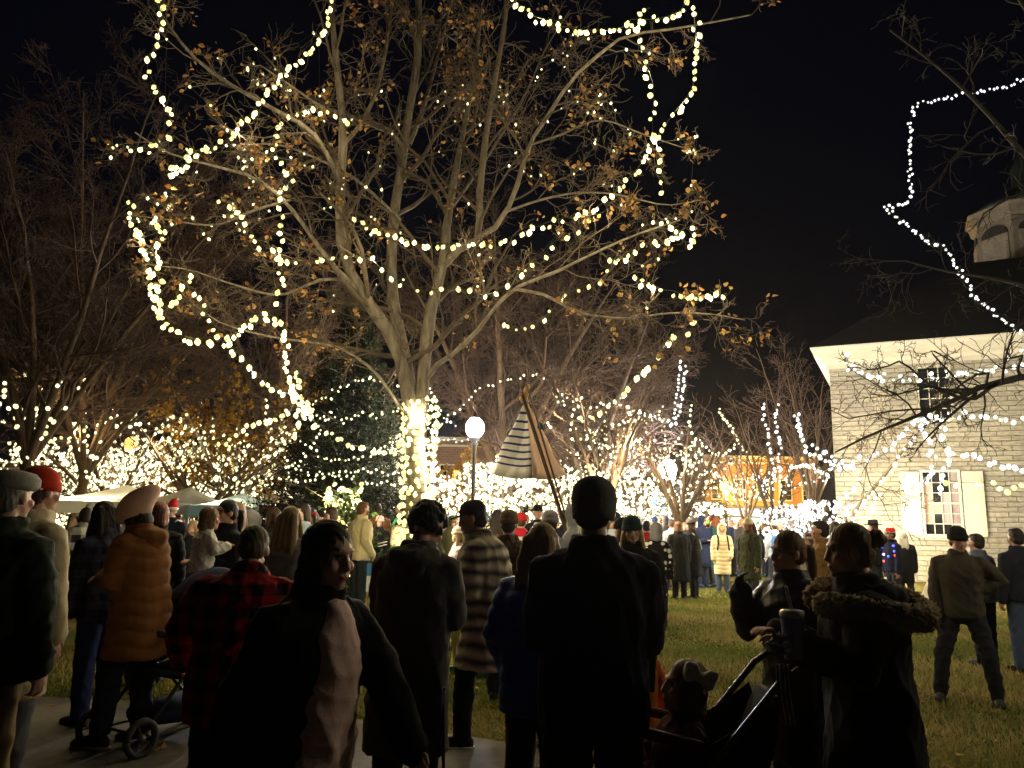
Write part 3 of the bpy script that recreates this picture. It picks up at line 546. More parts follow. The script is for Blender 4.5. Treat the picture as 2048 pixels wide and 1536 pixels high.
# spruce
def spruce():
    ft = np.array(foot_at(690, 21)); h = top_z(690, 585, 21); root = empty('spruce_tree', 'tall dark green spruce hung with light garlands left of the wrapped trunk', 'tree', ft)
    tk = trunk_mesh('trunk', [(ft+np.linspace(0, 1, 16)[:, None]*np.array([0, 0, h]), np.linspace(.2, .02, 16))], M_BARKD, root)
    n = 420; z = h*(1-np.sqrt(rng.random(n))*.93); a = rng.uniform(0, 6.28, n); ln = (h-z)/h*2.9*rng.uniform(.75, 1.1, n)+.15
    S = ft+np.stack([0*z, 0*z, z], 1); d = np.stack([np.cos(a), np.sin(a), -.18+0*a], 1); p, r = strands(S, d, ln, .02+ln*.008, 7, .05, .05, .006); p2, r2 = children(p, r, 9, .34, 48, 4, .0, .1, .15, .006)
    cb = crown_mesh('crown', [(p, r), (p2, r2)], M_BARKD, root); q = p2.reshape(-1, 3); m = 60000; q = q[rng.integers(0, len(q), m)]+rng.normal(0, .04, (m, 3)); dv = nrm(rng.normal(size=(m, 3))+np.array([0, 0, -.3]))*rng.uniform(.1, .2, (m, 1)); sd = nrm(np.cross(dv, rng.normal(size=(m, 3))))*.016
    V = np.stack([q-sd, q+sd, q+dv], 1).reshape(-1, 3); me = fast_mesh('foliage', V, np.arange(3*m).reshape(-1, 3), vcol('needle', .7, 0, 0, 20)); colors(me, np.repeat(np.array([.013, .02, .006])*rng.uniform(.5, 1.5, (m, 1)), 3, 0))
    lf = link('foliage', me, root); rel(root, tk, cb, lf); return root, [(p, r), (p2, r2)], []
T['spruce'] = spruce()
# near dark tree reaching in from the right, trunk outside the frame
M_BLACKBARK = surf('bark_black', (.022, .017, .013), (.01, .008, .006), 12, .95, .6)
RL = [L_([(2420, 1330, 9.5), (2400, 1000, 9.5), (2370, 800, 9.5), (2340, 640, 9.5), (2300, 400, 9.5), (2230, 150, 9.5), (2200, -100, 9.5)], .26, .1),
 L_([(2360, 800, 9.5), (2200, 765, 9.3), (2090, 748, 9.1), (2020, 760, 9), (1960, 775, 8.9), (1910, 800, 8.8), (1850, 825, 8.7), (1790, 850, 8.7), (1740, 870, 8.7), (1670, 905, 8.7)], .1, .012),
 L_([(2030, 760, 9), (1985, 772, 8.9), (1960, 792, 8.8), (1940, 800, 8.8), (1900, 788, 8.8), (1860, 770, 8.8), (1830, 745, 8.8), (1800, 722, 8.8), (1770, 735, 8.8), (1730, 740, 8.8)], .04, .01),
 L_([(1950, 790, 8.9), (1925, 810, 8.8), (1880, 850, 8.7), (1850, 880, 8.7), (1830, 905, 8.7)], .03, .008),
 L_([(1900, 720, 8.9), (1860, 700, 8.9), (1900, 745, 8.9), (1925, 770, 8.9), (1950, 790, 8.9)], .012, .02),
 L_([(2320, 560, 9.5), (2150, 420, 9), (2040, 300, 8.7), (1950, 200, 8.5), (1860, 120, 8.4), (1780, 60, 8.3)], .08, .015),
 L_([(2300, 420, 9.5), (2180, 200, 9), (2080, 60, 8.8), (2000, -60, 8.6)], .08, .03),
 L_([(2350, 720, 9.5), (2150, 600, 9.6), (2000, 560, 9.8), (1880, 540, 10), (1800, 520, 10.2), (1730, 530, 10.3)], .05, .01)]
ft = P(2420, 1330, 9.5)
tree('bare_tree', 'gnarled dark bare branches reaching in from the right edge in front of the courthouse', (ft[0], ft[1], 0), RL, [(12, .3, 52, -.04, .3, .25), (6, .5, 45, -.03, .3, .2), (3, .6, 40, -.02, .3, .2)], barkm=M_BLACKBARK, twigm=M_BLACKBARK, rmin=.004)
# leaning sapling in front of the courthouse wall
M_PALE = surf('pale_bark', (.3, .24, .15), (.16, .12, .08), 12, .9, .4)
SL = [L_([(1690, 1190, 17), (1702, 1040, 17), (1735, 990, 17), (1770, 950, 17), (1795, 915, 17), (1830, 870, 17), (1850, 848, 17)], .075, .035), L_([(1850, 848, 17), (1868, 825, 17), (1880, 800, 17), (1890, 770, 17)], .035, .01),
 L_([(1795, 915, 17), (1790, 880, 16.8), (1770, 840, 16.6), (1760, 800, 16.5)], .03, .008), L_([(1740, 985, 17), (1780, 985, 16.8), (1830, 995, 16.6), (1860, 1010, 16.5)], .02, .006), L_([(1830, 870, 17), (1810, 850, 17.2), (1770, 870, 17.4), (1730, 880, 17.6)], .025, .007), L_([(1720, 1010, 17), (1730, 960, 17.2), (1735, 900, 17.3), (1728, 850, 17.4)], .02, .006)]
ft = P(1690, 1190, 17)
tree('bare_tree', 'leaning young tree with pale trunk in front of the courthouse wall', (ft[0], ft[1], 0), SL, [(7, .42, 45, .0, .2, .3), (5, .5, 42, 0, .25, .2), (3, .55, 40, 0, .25, .2)], rmin=.006, barkm=M_PALE)
# ------------------------------------------------------------ string lights
WARM = (1., .88, .31); COOL = (.9, .95, 1.); PALE = (1., .92, .5)
M_WIRE = surf('wire', (.02, .03, .02), None, 5)
def bulb_mesh(col, st, seg, name='bulb'):
    b = MB()
    if seg > 6: b.lathe([(.004, -1.3), (.25, -1.2), (.6, -.8), (.88, -.3), (.92, .1), (.62, .55), (.4, .72), (.38, 1.05), (.05, 1.07)], n=seg)
    else: b.ell((0, 0, 0), (1, 1, 1.2), seg, 4)
    me = b.mesh(name); me.materials.append(glow('bulb_glow', col, st)); me.polygons.foreach_set('use_smooth', [True]*len(me.polygons)); return me
BM = {}
def bulbs(root, pts, size, col, st, cap=100):
    pts = np.asarray(pts); d = np.linalg.norm(pts-CAM, axis=1); pts = pts[np.argsort(d)]; near = d.min() < 12
    for q in (1., .62, 1.6):
        if (tuple(col), st*q, near) not in BM: BM[(tuple(col), st*q, near)] = bulb_mesh(tuple(np.array(col)*(1, 1, 1. if q > 1 else .85)), st*q, 10 if near else 6)
    o0 = Vector(root.location)
    for p in pts[:cap]:
        o = bpy.data.objects.new('bulb', BM[(tuple(col), st*random.choice((1., 1., 1.6, 1.6, .62)), near)]); COL.objects.link(o); o.parent = root; o.location = Vector(p)-o0; s = size*random.uniform(.68, 1.15); o.scale = (s, s, s); o.rotation_euler = (random.gauss(0, .5), random.gauss(0, .5), random.uniform(0, 6.28))
    rest = pts[cap:]
    if len(rest):
        t = np.array([(1, 0, 0), (0, 1, 0), (-1, 0, 0), (0, -1, 0), (0, 0, 1.2), (0, 0, -1.2)])*size; V = (rest[:, None]+t[None]*rng.uniform(.8, 1.15, (len(rest), 1, 1))).reshape(-1, 3)
        i = np.arange(len(rest))[:, None]*6; F_ = np.concatenate([i+np.array([q]) for q in ((0, 1, 4), (1, 2, 4), (2, 3, 4), (3, 0, 4), (1, 0, 5), (2, 1, 5), (3, 2, 5), (0, 3, 5))])
        o = link('bulb_cluster', fast_mesh('bulb_cluster', V, F_, glow('bulb_glow', col, st)), root); o.location = -o0; o['kind'] = 'stuff'
def wire(root, lines, r=.005):
    b = MB()
    for p in lines: b.tube(p, r, 3, cap=False)
    if 1 < len(lines) < 4:
        for p, q in zip(lines, lines[1:]):
            d = np.linalg.norm(p[:, None]-q[None], axis=2); i, j = np.unravel_index(d.argmin(), d.shape); b.tube([p[i], (p[i]+q[j])/2-np.array([0, 0, .03]), q[j]], r, 3)
    o = b.build('wire', M_WIRE, root); o.location = -Vector(root.location)
def light_string(label, paths, spacing=.15, size=.032, col=WARM, st=1.15, group=None, jit=.02, power=0, every=10, lcol=None, wr=.005, skip=.0):
    """one garland: px paths [(px, py, Y)...] or 3-D arrays"""
    lines = [catmull([P(*q) for q in p] if not isinstance(p, np.ndarray) else p, spacing) for p in paths]; first = lines[0][0]
    root = empty('string_light', label, 'string lights', first, group=group); wire(root, lines, wr); pts = np.vstack(lines)
    pts = pts+rng.normal(0, jit, pts.shape)-np.array([0, 0, size*.9]); pts = pts[rng.random(len(pts)) >= skip]; bulbs(root, pts, size, col, st)
    if power:
        for p in pts[every//2::every]: point_light('bulb_light', p-np.array([0, 0, size*1.6]), power, lcol or (1, .8, .46), root)
    return root
G1 = 'garlands hung in the big bare tree'
S = lambda *a: [tuple(q) for q in a]
def yy(pts, y0, y1=None):
    y1 = y0 if y1 is None else y1; n = len(pts); return [(x, y, y0+(y1-y0)*i/max(1, n-1)) for i, (x, y) in enumerate(pts)]
NB = dict(size=.031, st=1.3, group=G1, jit=.02, skip=.02)
light_string('garland of large round bulbs sagging across the big tree from right edge to trunk', [yy([(1387, 10), (1392, 80), (1390, 125), (1383, 180), (1345, 230), (1308, 283), (1280, 330), (1240, 375), (1200, 410), (1160, 430), (1110, 440), (1070, 455), (1025, 473), (1000, 481), (950, 487), (893, 488), (835, 483), (803, 477), (745, 452), (712, 438)], 8.15, 8.75)], 0.090, power=9, every=9, **NB)
light_string('garland along the top edge of the big tree at upper right', [yy([(1022, -5), (1047, 15), (1068, 32), (1095, 40), (1120, 50), (1165, 60), (1190, 58), (1215, 61), (1255, 50), (1262, 38), (1310, 38), (1355, 25), (1372, 2)], 8.25, 8.05), yy([(1255, 62), (1283, 48), (1275, 30), (1300, 15)], 8.25)], 0.081, power=9, every=11, **NB)
light_string('garland dangling straight down inside the upper right crown', [yy([(1273, 58), (1283, 90), (1288, 120), (1305, 160), (1308, 200), (1306, 230), (1305, 255), (1316, 300), (1322, 335), (1325, 378)], 8.05, 7.95)], 0.118, power=8, every=8, **NB)
light_string('short tangle of bulbs at the right end of the big tree crown', [yy([(1310, 440), (1345, 455), (1365, 462), (1357, 474), (1380, 486), (1392, 470), (1386, 447)], 8.15), yy([(1220, 515), (1240, 520), (1262, 503), (1280, 490), (1305, 487), (1325, 485), (1345, 470)], 8.25)], 0.081, power=8, every=8, **NB)
light_string('garland sagging to a leafy twig at the right tip of the crown', [yy([(1266, 548), (1290, 565), (1312, 572), (1325, 580), (1345, 580), (1362, 588), (1382, 590), (1412, 590), (1432, 597), (1440, 588), (1420, 583)], 8.15)], 0.075, power=8, every=8, **NB)
light_string('thin garland sloping down left from the right crown', [yy([(1232, 520), (1215, 546), (1195, 562), (1180, 568), (1140, 582), (1125, 592), (1112, 612), (1095, 627), (1078, 642), (1055, 658), (1035, 655), (1015, 648), (1008, 640)], 9.0, 10.5)], .17, size=.028, st=1.15, group=G1)
light_string('garland running down from the right branch tips towards the slender tree', [yy([(1385, 640), (1365, 660), (1345, 673), (1330, 690), (1305, 722), (1285, 737), (1275, 752), (1255, 770), (1245, 785), (1230, 798), (1210, 811), (1190, 826), (1165, 835), (1148, 842)], 9, 12)], .22, size=.04, st=1.15, group=G1, power=10, every=6)
light_string('garland sagging behind the stems at mid height of the big tree', [yy([(640, 517), (675, 512), (715, 512), (750, 522), (768, 542), (800, 562), (828, 577), (855, 581), (900, 575), (940, 580), (965, 590), (995, 583), (1012, 570), (1040, 545), (1085, 510), (1100, 490), (1125, 470), (1160, 462)], 8.95, 8.35)], 0.169, power=8, every=9, **NB)
light_string('garland dropping from the top left corner of the crown', [yy([(318, -5), (325, 25), (318, 60), (314, 85), (297, 118), (295, 140), (306, 162), (318, 183), (326, 206), (345, 252), (332, 275), (262, 300)], 8.15, 8.05)], 0.106, power=8, every=9, **NB)
light_string('garland climbing diagonally through the upper left crown', [yy([(657, 0), (657, 32), (645, 66), (628, 88), (608, 112), (587, 132), (565, 147), (545, 175), (531, 188), (515, 210), (497, 233), (475, 258), (455, 277), (415, 298), (390, 312), (362, 334), (342, 350), (350, 330), (385, 305), (420, 292)], 8.65, 8.05)], 0.081, power=9, every=11, **NB)
light_string('garland hanging in loops from the middle left crown', [yy([(700, 245), (640, 215), (600, 225), (560, 250), (548, 285), (560, 325), (578, 345), (585, 358), (567, 380), (562, 410), (562, 440), (563, 470), (563, 490), (557, 522), (562, 555), (565, 576), (552, 600)], 8.75, 8.45)], 0.100, power=9, every=11, **NB)
light_string('double garland hanging down the left edge of the crown', [yy([(262, 400), (268, 445), (280, 470), (290, 500), (294, 527), (298, 547), (302, 577), (308, 600), (315, 620), (326, 640), (342, 652), (365, 668), (390, 678), (412, 676), (436, 682), (452, 680), (470, 668), (490, 650), (510, 636), (527, 628), (548, 632)], 8.05, 8.35), yy([(310, 440), (325, 467), (316, 490), (311, 512), (314, 532), (319, 552), (316, 582), (322, 612), (330, 635)], 8.05)], 0.059, power=9, every=12, **NB)
light_string('garland column descending below the left crown towards the spruce', [yy([(550, 640), (566, 652), (568, 667), (570, 682), (572, 697), (572, 712), (570, 732), (576, 752), (586, 767), (592, 782), (606, 797), (611, 812), (603, 830), (590, 850), (585, 872)], 8.35, 8.75), yy([(590, 742), (598, 770), (580, 790), (600, 805), (620, 815)], 8.65)], 0.062, power=9, every=12, **NB)
light_string('garland sloping down right from the left crown to the trunk', [yy([(450, 682), (467, 700), (479, 709), (505, 742), (516, 750), (536, 768), (551, 779), (572, 786), (592, 792), (612, 812), (628, 842), (642, 852), (668, 868), (692, 882), (706, 890), (742, 896), (775, 902), (810, 880)], 8.35, 9.25)], 0.075, power=9, every=11, **NB)
light_string('short curl of bulbs inside the left garland', [yy([(378, 548), (369, 566), (358, 579), (351, 596), (353, 606), (340, 612)], 8.35)], 0.062, **NB)
light_string('sparse drop of bulbs right of the short curl', [yy([(388, 577), (398, 598), (416, 632), (429, 650), (446, 662)], 8.35)], 0.100, **NB)
light_string('loose garland left of the main stems', [yy([(440, 400), (470, 420), (500, 460), (521, 487), (541, 496), (549, 509), (562, 521), (600, 526), (626, 521), (642, 515)], 8.25, 8.85)], 0.100, **NB)
light_string('garland crossing left to right below the left crown', [yy([(612, 805), (600, 815), (588, 820), (575, 826), (560, 831), (541, 836), (522, 842), (500, 850), (470, 872), (440, 885)], 8.75, 9.55)], 0.094, **NB)
def scatter(label, x0, x1, y0, y1, n, size):
    q = big_lev[1][0].reshape(-1, 3); d = q-CAM; zc = d@cF; px = 1024+FOC*(d@cR)/zc; py = 768-FOC*(d@cU)/zc; k = np.where((px > x0) & (px < x1) & (py > y0) & (py < y1))[0]; pts = q[rng.choice(k, n, replace=False)]
    root = empty('string_light', label, 'string lights', pts[0], group=G1); left = list(range(1, n)); o = [0]
    while left: j = min(left, key=lambda q: ((pts[q]-pts[o[-1]])**2).sum()); left.remove(j); o.append(j)
    wire(root, [pts[o]], .003); bulbs(root, pts, size, PALE, 1.3)
scatter('fine sparse lights scattered through the upper left crown of the big tree', 180, 640, 60, 480, 95, .019)
scatter('fine sparse lights scattered through the middle of the big tree', 640, 1050, 160, 640, 80, .017)
scatter('fine sparse lights scattered through the right side of the big tree', 1050, 1420, 20, 620, 70, .018)
# wraps on the trunk
def wrap(label, foot, h0, h1, r, turns, spacing, size, col=WARM, st=1.15, group='trunk light wraps', wob=.05, power=0, every=20, lean=(0, 0), cap=100):
    n = int(turns*18); t = np.linspace(0, 1, n); a = t*turns*6.283; p = np.stack([foot[0]+lean[0]*t+np.cos(a)*r, foot[1]+lean[1]*t+np.sin(a)*r, h0+(h1-h0)*t], 1)+rng.normal(0, wob*.3, (n, 3))
    return light_string(label, [p], spacing, size, col, st, group, wob*.5, power, every)
tb = P(834, 1000, Y0)
wrap('thick wrap of warm bulbs round the trunk of the big tree', (tb[0], tb[1]),   .4, 3.15, .215, 27, .12, .034, st=1.15, power=26, every=34, wob=.03, cap=100)
def netted(label, cx, Y, z0, z1, rx, n, size, col, st, group, power=0, nl=0, lcol=None, shape='col'):
    """lights strung through a bush or a tree; one garland of n bulbs"""
    c = P(cx, 1000, Y); a = rng.uniform(0, 6.28, n); t = np.sort(rng.random(n)); rr = rx*np.sqrt(rng.random(n)) if shape != 'col' else rx*(1-.3*t)
    if shape == 'dome': rr = rr*np.sqrt(np.clip(1-(t*.95)**2, .05, 1))
    p = np.stack([c[0]+np.cos(a)*rr, Y+np.sin(a)*rr, z0+(z1-z0)*t], 1); root = empty('string_light', label, 'string lights', (c[0], Y, z0), group=group); o = np.argsort(np.round(p[:, 2]*4)*10+a); wire(root, [p[o][i:i+12] for i in range(0, n-12, 12)], .004); bulbs(root, p, size, col, st)
    for i in range(nl):
        q = p[rng.integers(n)]; point_light('bulb_light', q-np.array([0, 0, size*1.6]), power*7, lcol or (1, .8, .48), root)
    return root
def along(label, lev, n, size, col, st, group, power=0, nl=0, sel=None, lcol=None, k0=0, z=None):
    """lights wound along a tree's limbs"""
    Pn = np.stack([p for p, r in lev]) if isinstance(lev, list) else lev[0]
    if sel: Pn = Pn[sel[0]:sel[1]]
    L0 = [catmull(p, .25) for p in Pn]; pts = np.vstack(L0)
    if z: pts = pts[(pts[:, 2] > z[0]) & (pts[:, 2] < z[1])]
    pts = pts[rng.choice(len(pts), min(n, len(pts)), replace=False)]+rng.normal(0, .07, (min(n, len(pts)), 3)); root = empty('string_light', label, 'string lights', pts[0], group=group); wire(root, [q+.02 for q in L0[:12]], .004); bulbs(root, pts, size, col, st)
    for i in range(nl): point_light('bulb_light', pts[i*7 % len(pts)]-np.array([0, 0, size*1.6]), power*3.5, lcol or (1, .8, .48), root)
    return root
# evergreen pillar wound with bulbs between the long blonde hair and the cream jacket
def shrub(label, cx, Y, z1, rx, m, c, group='shrubs strung with lights', name='shrub', leaf=.09):
    p = P(cx, 1000, Y); root = empty(name, label, 'shrub', (p[0], Y, 0), group=group); n = max(8, m//60); a = rng.uniform(0, 6.28, n); S_ = np.tile(np.array([[p[0], Y, .0]]), (n, 1))+np.stack([np.cos(a), np.sin(a), 0*a], 1)*rx*.2
    d = nrm(np.stack([np.cos(a)*rng.uniform(.1, 1, n)*rx, np.sin(a)*rng.uniform(.1, 1, n)*rx, np.full(n, z1*.9)], 1)); q, r = strands(S_, d, z1*rng.uniform(.5, 1., n), np.full(n, .02), 6, .03, .1, .006); q2, r2 = children(q, r, 7, .35, 45, 4, .02, .2, .1, .006)
    b = crown_mesh('branches' if False else 'stem', [(q, r), (q2, r2)], M_BARKD, root); tip = q2.reshape(-1, 3); pos = tip[rng.integers(0, len(tip), m)]+rng.normal(0, .05, (m, 3)); V, F_ = leaf_batch(pos, rng.uniform(.6, 1.2, m)*leaf); me = fast_mesh('foliage', V, F_, vcol('shrub_leaf', .6, 0, .1, 20, .2)); colors(me, np.repeat(np.array(c)*rng.uniform(.4, 1.4, (m, 1)), 6, 0)); lf = link('foliage', me, root); rel(root, b, lf)
shrub('narrow evergreen bush wound with large bulbs left of the cream jacket', 690, 14.2, 2.1, .36, 2600, (.06, .1, .03))
netted('spiral of large warm bulbs round the narrow evergreen bush', 690, 14.2, .3, 2.2, .42, 130, .048, WARM, 1.15, 'lights on bushes', 14, 2)
shrub('small green bush with bulbs behind the man in the cap', 975, 15, 1.75, .4, 1600, (.05, .11, .03)); netted('bulbs on the small green bush behind the man in the cap', 975, 15, .4, 1.8, .45, 70, .035, PALE, 1.15, 'lights on bushes')
# spruce garlands
SG = 'garlands draped on the spruce'; sm = dict(size=.03, col=PALE, st=1.15, group=SG, jit=.04)
for lab, p in (('highest fine garland on the spruce, rising to the right', [(600, 805), (640, 798), (670, 780), (700, 765), (742, 752), (762, 757), (803, 772)]), ('fine garland at two-thirds height of the spruce', [(620, 835), (655, 826), (690, 838), (720, 825), (760, 825), (800, 820)]), ('fine garland across the middle of the spruce', [(575, 860), (600, 880), (640, 912), (680, 920), (730, 910), (750, 900), (800, 870)]), ('fine garland low on the spruce', [(560, 905), (600, 940), (640, 945), (690, 942), (740, 940), (800, 948)]), ('lowest fine garland at the foot of the spruce', [(500, 960), (560, 955), (610, 962), (660, 950), (720, 962), (800, 965)]), ('fine garland hanging left of the spruce top', [(655, 835), (635, 860), (625, 890), (610, 900), (600, 925), (570, 930)])):
    light_string(lab, [yy(p, 18.6)], .11, **sm)
# background swags
BG = 'swags strung between the trees'
def swag(lab, p, Y, Y2=None, sp=.2, size=.036, col=PALE, st=1.15, power=0, every=12, lcol=None, jit=.03): return light_string(lab, [yy(p, Y, Y2)], sp, size, col, st, BG, jit, power, every, lcol)
swag('fine swag peaking above the striped tent lantern', [(865, 870), (905, 825), (945, 790), (975, 768), (1020, 757), (1078, 748), (1105, 770), (1130, 790), (1175, 815), (1220, 802), (1240, 795)], 24, 24, .2, .035)
swag('fine swag dropping beside the right stem of the big tree', [(855, 768), (868, 795), (880, 825), (892, 838), (910, 850)], 22, 22, .14, .03)
swag('second fine drop beside the right stem of the big tree', [(853, 780), (856, 810), (852, 840), (870, 870), (900, 880), (935, 878)], 22, 22, .14, .03)
swag('cool white swag with a tall double upright at right of the slender tree', [(1238, 808), (1268, 818), (1290, 826), (1310, 830), (1330, 840), (1348, 838), (1354, 800), (1358, 760), (1361, 720)], 24, 24, .12, .042, COOL, 1.15)
swag('second upright of cool white lights ending above the far lamp', [(1338, 845), (1352, 842), (1364, 805), (1369, 765), (1372, 732)], 24, 24, .12, .042, COOL, 1.15)
swag('loop of lights below the cool white swag', [(1270, 818), (1290, 842), (1310, 838), (1325, 812)], 24, 24, .14, .034)
swag('column of lights left of the ochre shop', [(1383, 808), (1380, 850), (1390, 880), (1378, 910), (1392, 940)], 26, 26, .2, .045)
swag('low loop of lights from the column towards the ochre shop', [(1340, 900), (1362, 908), (1390, 880), (1405, 885), (1425, 905), (1450, 907), (1472, 885), (1468, 860), (1440, 822)], 28, 28, .15, .045, power=14, every=20)
swag('sloping string falling right in front of the ochre shop', [(1437, 818), (1455, 845), (1475, 878), (1490, 900), (1500, 920)], 28, 28, .12, .04)
swag('left upright string before the dark gap beside the courthouse', [(1527, 805), (1530, 840), (1540, 880), (1543, 920), (1550, 955)], 24, 24, .16, .05, COOL)
swag('middle upright string before the dark gap beside the courthouse', [(1553, 806), (1552, 845), (1560, 880), (1558, 915), (1562, 950)], 24, 24, .14, .05, COOL)
swag('right upright string bending towards the courthouse corner', [(1594, 822), (1598, 850), (1606, 880), (1618, 900), (1645, 915), (1665, 925), (1690, 925)], 22, 20, .11, .048, COOL, 1.15, 16, 12, (1, .88, .66))
CB = dict(col=COOL, st=1.15)
swag('upper string of cool lights across the courthouse front', [(1690, 712), (1712, 738), (1745, 752), (1780, 758), (1850, 757), (1900, 752), (1935, 745), (1985, 742), (2048, 722), (2100, 700)], 17, 14, .16, .042, power=100, every=12, lcol=(1, .88, .62), **CB)
swag('second string just above the first on the courthouse front', [(1695, 735), (1740, 745), (1830, 745), (1900, 742), (1960, 735), (2020, 712), (2080, 690)], 16.5, 14, .28, .04, **CB)
swag('middle string sagging across the courthouse front', [(1625, 885), (1650, 905), (1680, 920), (1715, 918), (1750, 905), (1780, 890), (1805, 865), (1840, 835), (1890, 828), (1950, 826), (2048, 838)], 16, 14, .12, .042, power=130, every=16, lcol=(1, .88, .62), **CB)
swag('short string hanging beside the ground-floor window', [(1870, 828), (1885, 860), (1892, 890), (1898, 920), (1885, 955), (1880, 985)], 15, 15, .1, .046, **CB)
swag('second short string hanging over the ground-floor window', [(1840, 850), (1860, 890), (1868, 930), (1850, 960), (1830, 985)], 15.5, 15, .12, .046, **CB)
swag('string sloping right past the window head', [(1905, 902), (1940, 908), (1980, 922), (2015, 930), (2048, 936)], 14, 13, .12, .046, **CB)
swag('warm string running along the shutters', [(1900, 962), (1940, 966), (1965, 965), (2000, 972), (2030, 970), (2060, 972)], 13, 13, .14, .046, WARM, 1.15, 10, 8)
swag('string climbing the leaning young tree', [(1705, 1035), (1740, 985), (1775, 945), (1800, 910), (1835, 865), (1855, 842)], 16.7, 16.7, .2, .046, **CB)
swag('added unseen cool string from the courthouse front towards the tree beyond the right edge', [(2090, 695), (2250, 640), (2500, 540)], 13.5, 7.5, .3, .036, **CB)  # out-of-frame run, added to lead on to the lighting string below
swag('added unseen cool string beyond the right edge that lights the near figures', [(2520, 535), (2900, 430), (3300, 330)], 7.2, 3.6, .3, .036, power=70, every=5, lcol=(1, .88, .62), **CB)  # added out of frame as fill light on the near figures
swag('string of lights along the eave of the left white tent', [(62, 1002), (110, 1004), (160, 1003), (210, 1004), (262, 1001)], 21.6, 21.6, .12, .04, power=150, every=10)
swag('string of lights along the eaves of the pale blue and grey tents', [(378, 1012), (430, 1014), (480, 1010), (540, 1013), (610, 1014), (690, 1010)], 22.7, 23.7, .14, .04, power=130, every=12)
swag('tangled low string at the courthouse corner', [(1585, 935), (1620, 925), (1650, 945), (1690, 930), (1720, 950), (1700, 985), (1670, 1000), (1720, 1010), (1760, 990)], 18, 18, .09, .04, power=260, every=16, lcol=(1, .88, .62), **CB)
# roof-line string high on the right
light_string('cool white string climbing in a bright zigzag beside the cupola', [yy([(2110, 130), (2048, 155), (2010, 172), (1960, 180), (1915, 188), (1880, 196), (1850, 203), (1830, 212), (1822, 235), (1820, 270), (1820, 310), (1820, 350), (1822, 380), (1815, 402), (1795, 412), (1775, 408), (1772, 416), (1795, 435), (1825, 460), (1860, 486), (1888, 492), (1905, 520), (1930, 560), (1960, 600), (2000, 632), (2040, 660), (2080, 690)], 20, 21)], .1, .04, COOL, 1.15, 'roof-line string', .035, 0, 40, None, .006)
# far glitter: lights in the crowns and on the bushes of the square
LG = 'lights wound in the back trees'
along('lights on the branches of the tall tree at far left', T['left'][2], 200, .055, PALE, 1.15, LG, 40, 3, lcol=(1, .7, .34), z=(1.5, 5))
along('lights on the branches of the second dark tree at left', T['left2'][2], 260, .06, PALE, 1.15, LG, 40, 2, lcol=(1, .7, .34), z=(1.5, 4.6))
along('lights in the low tree behind the red beanie', T['far2'][1][0], 700, .062, PALE, 1.15, LG, 40, 2)
along('dense lights in the low tree behind the toddler', T['far3'][1][0], 700, .06, PALE, 1.15, LG, 40, 2)
along('lights in the golden tree at left', T['gold'][1][0], 500, .055, PALE, 1.15, LG, 40, 2, lcol=(1, .7, .34), z=(1, 4.6))
along('lights on the limbs of the brown bushy tree', T['brown'][1][0], 420, .055, PALE, 1.15, LG, 30, 2, z=(1, 3.6))
along('lights low in the broad bare tree behind the lantern', T['mid'][1][0], 700, .055, PALE, 1.15, LG, 60, 3, z=(1, 4.2))
along('lights in the bare tree right of the lantern', T['mid2'][1][0], 600, .055, PALE, 1.15, LG, 50, 3, z=(1, 5.5))
along('fine lights on the slender young tree', T['sapling'][1][0], 110, .032, PALE, 1.15, LG, 70, 4, z=(2, 4.2))
along('lights on the tree with upright limbs', T['tips'][1][0], 380, .045, PALE, 1.15, LG, 80, 2, z=(.5, 4.2))
along('lights in the small tree before the ochre shop', T['r1'][1][0], 190, .045, PALE, 1.15, LG, 80, 2, z=(.5, 3.6))
along('lights in the thin tree near the ochre shop', T['r2'][1][0], 120, .042, COOL, 1.15, LG, 20, 1, z=(.5, 3.4))
along('lights low in the tree at the courthouse corner', T['corner'][1][0], 240, .048, COOL, 1.15, LG, 30, 2, lcol=(1, .88, .66), z=(.5, 3.6))
along('lights in the far tree between lantern and shop', T['far1'][1][0], 260, .06, PALE, 1.15, LG, 40, 2)
BUSH = [('the black puffer coat', 370, 32, 4.2, 1.5, 480), ('the narrow evergreen', 700, 31, 4.3, 1.4, 450), ('the parka', 800, 25, 4.3, 1.4, 450), ('the santa hat', 230, 31, 4.1, 1.4, 390), ('the flat cap', 60, 30, 4.3, 1.6, 480), ('the white tent at left', 150, 30, 3.9, 1.5, 390), ('the tilted pink hat', 300, 31, 4.0, 1.8, 450), ('the toddler', 440, 30, 3.9, 1.7, 450), ('the long blonde hair', 570, 30, 3.8, 1.6, 390), ('the spruce foot', 650, 31, 3.9, 1.8, 390), ('the cream jacket', 745, 32, 3.8, 1.5, 360), ('the wrapped trunk', 870, 28, 3.1, 1.5, 352), ('the man in the cap', 960, 24, 3.3, 1.4, 416), ('the lantern', 1030, 25, 3.7, 1.7, 672), ('the lantern pole', 1100, 26, 3.5, 1.7, 608), ('the grey beanie', 1180, 28, 3.4, 1.6, 480), ('the green beanie', 1255, 30, 3.7, 1.7, 448), ('the child in red beanie', 1330, 32, 3.5, 1.7, 384), ('the cream long coat', 1420, 34, 2.5, 1.4, 144), ('the ponytail', 1580, 24, 2.2, 1.4, 316), ('the courthouse corner', 1640, 22, 2.3, 1.3, 364)]
for i, (w, px, Y, z1, rx, n) in enumerate(BUSH):
    shrub('bare-looking bush netted with lights behind '+w, px, Y, z1*.95, rx, 500, (.12, .1, .05), leaf=.1)
    netted('net of small lights on the bush behind '+w, px, Y, .5, z1, rx, n, .06 if px < 860 else .05, PALE if px < 1500 else COOL, 1.15, 'lights on bushes', 55, 1 if i % 2 else 2, (1, .82, .5), 'dome')
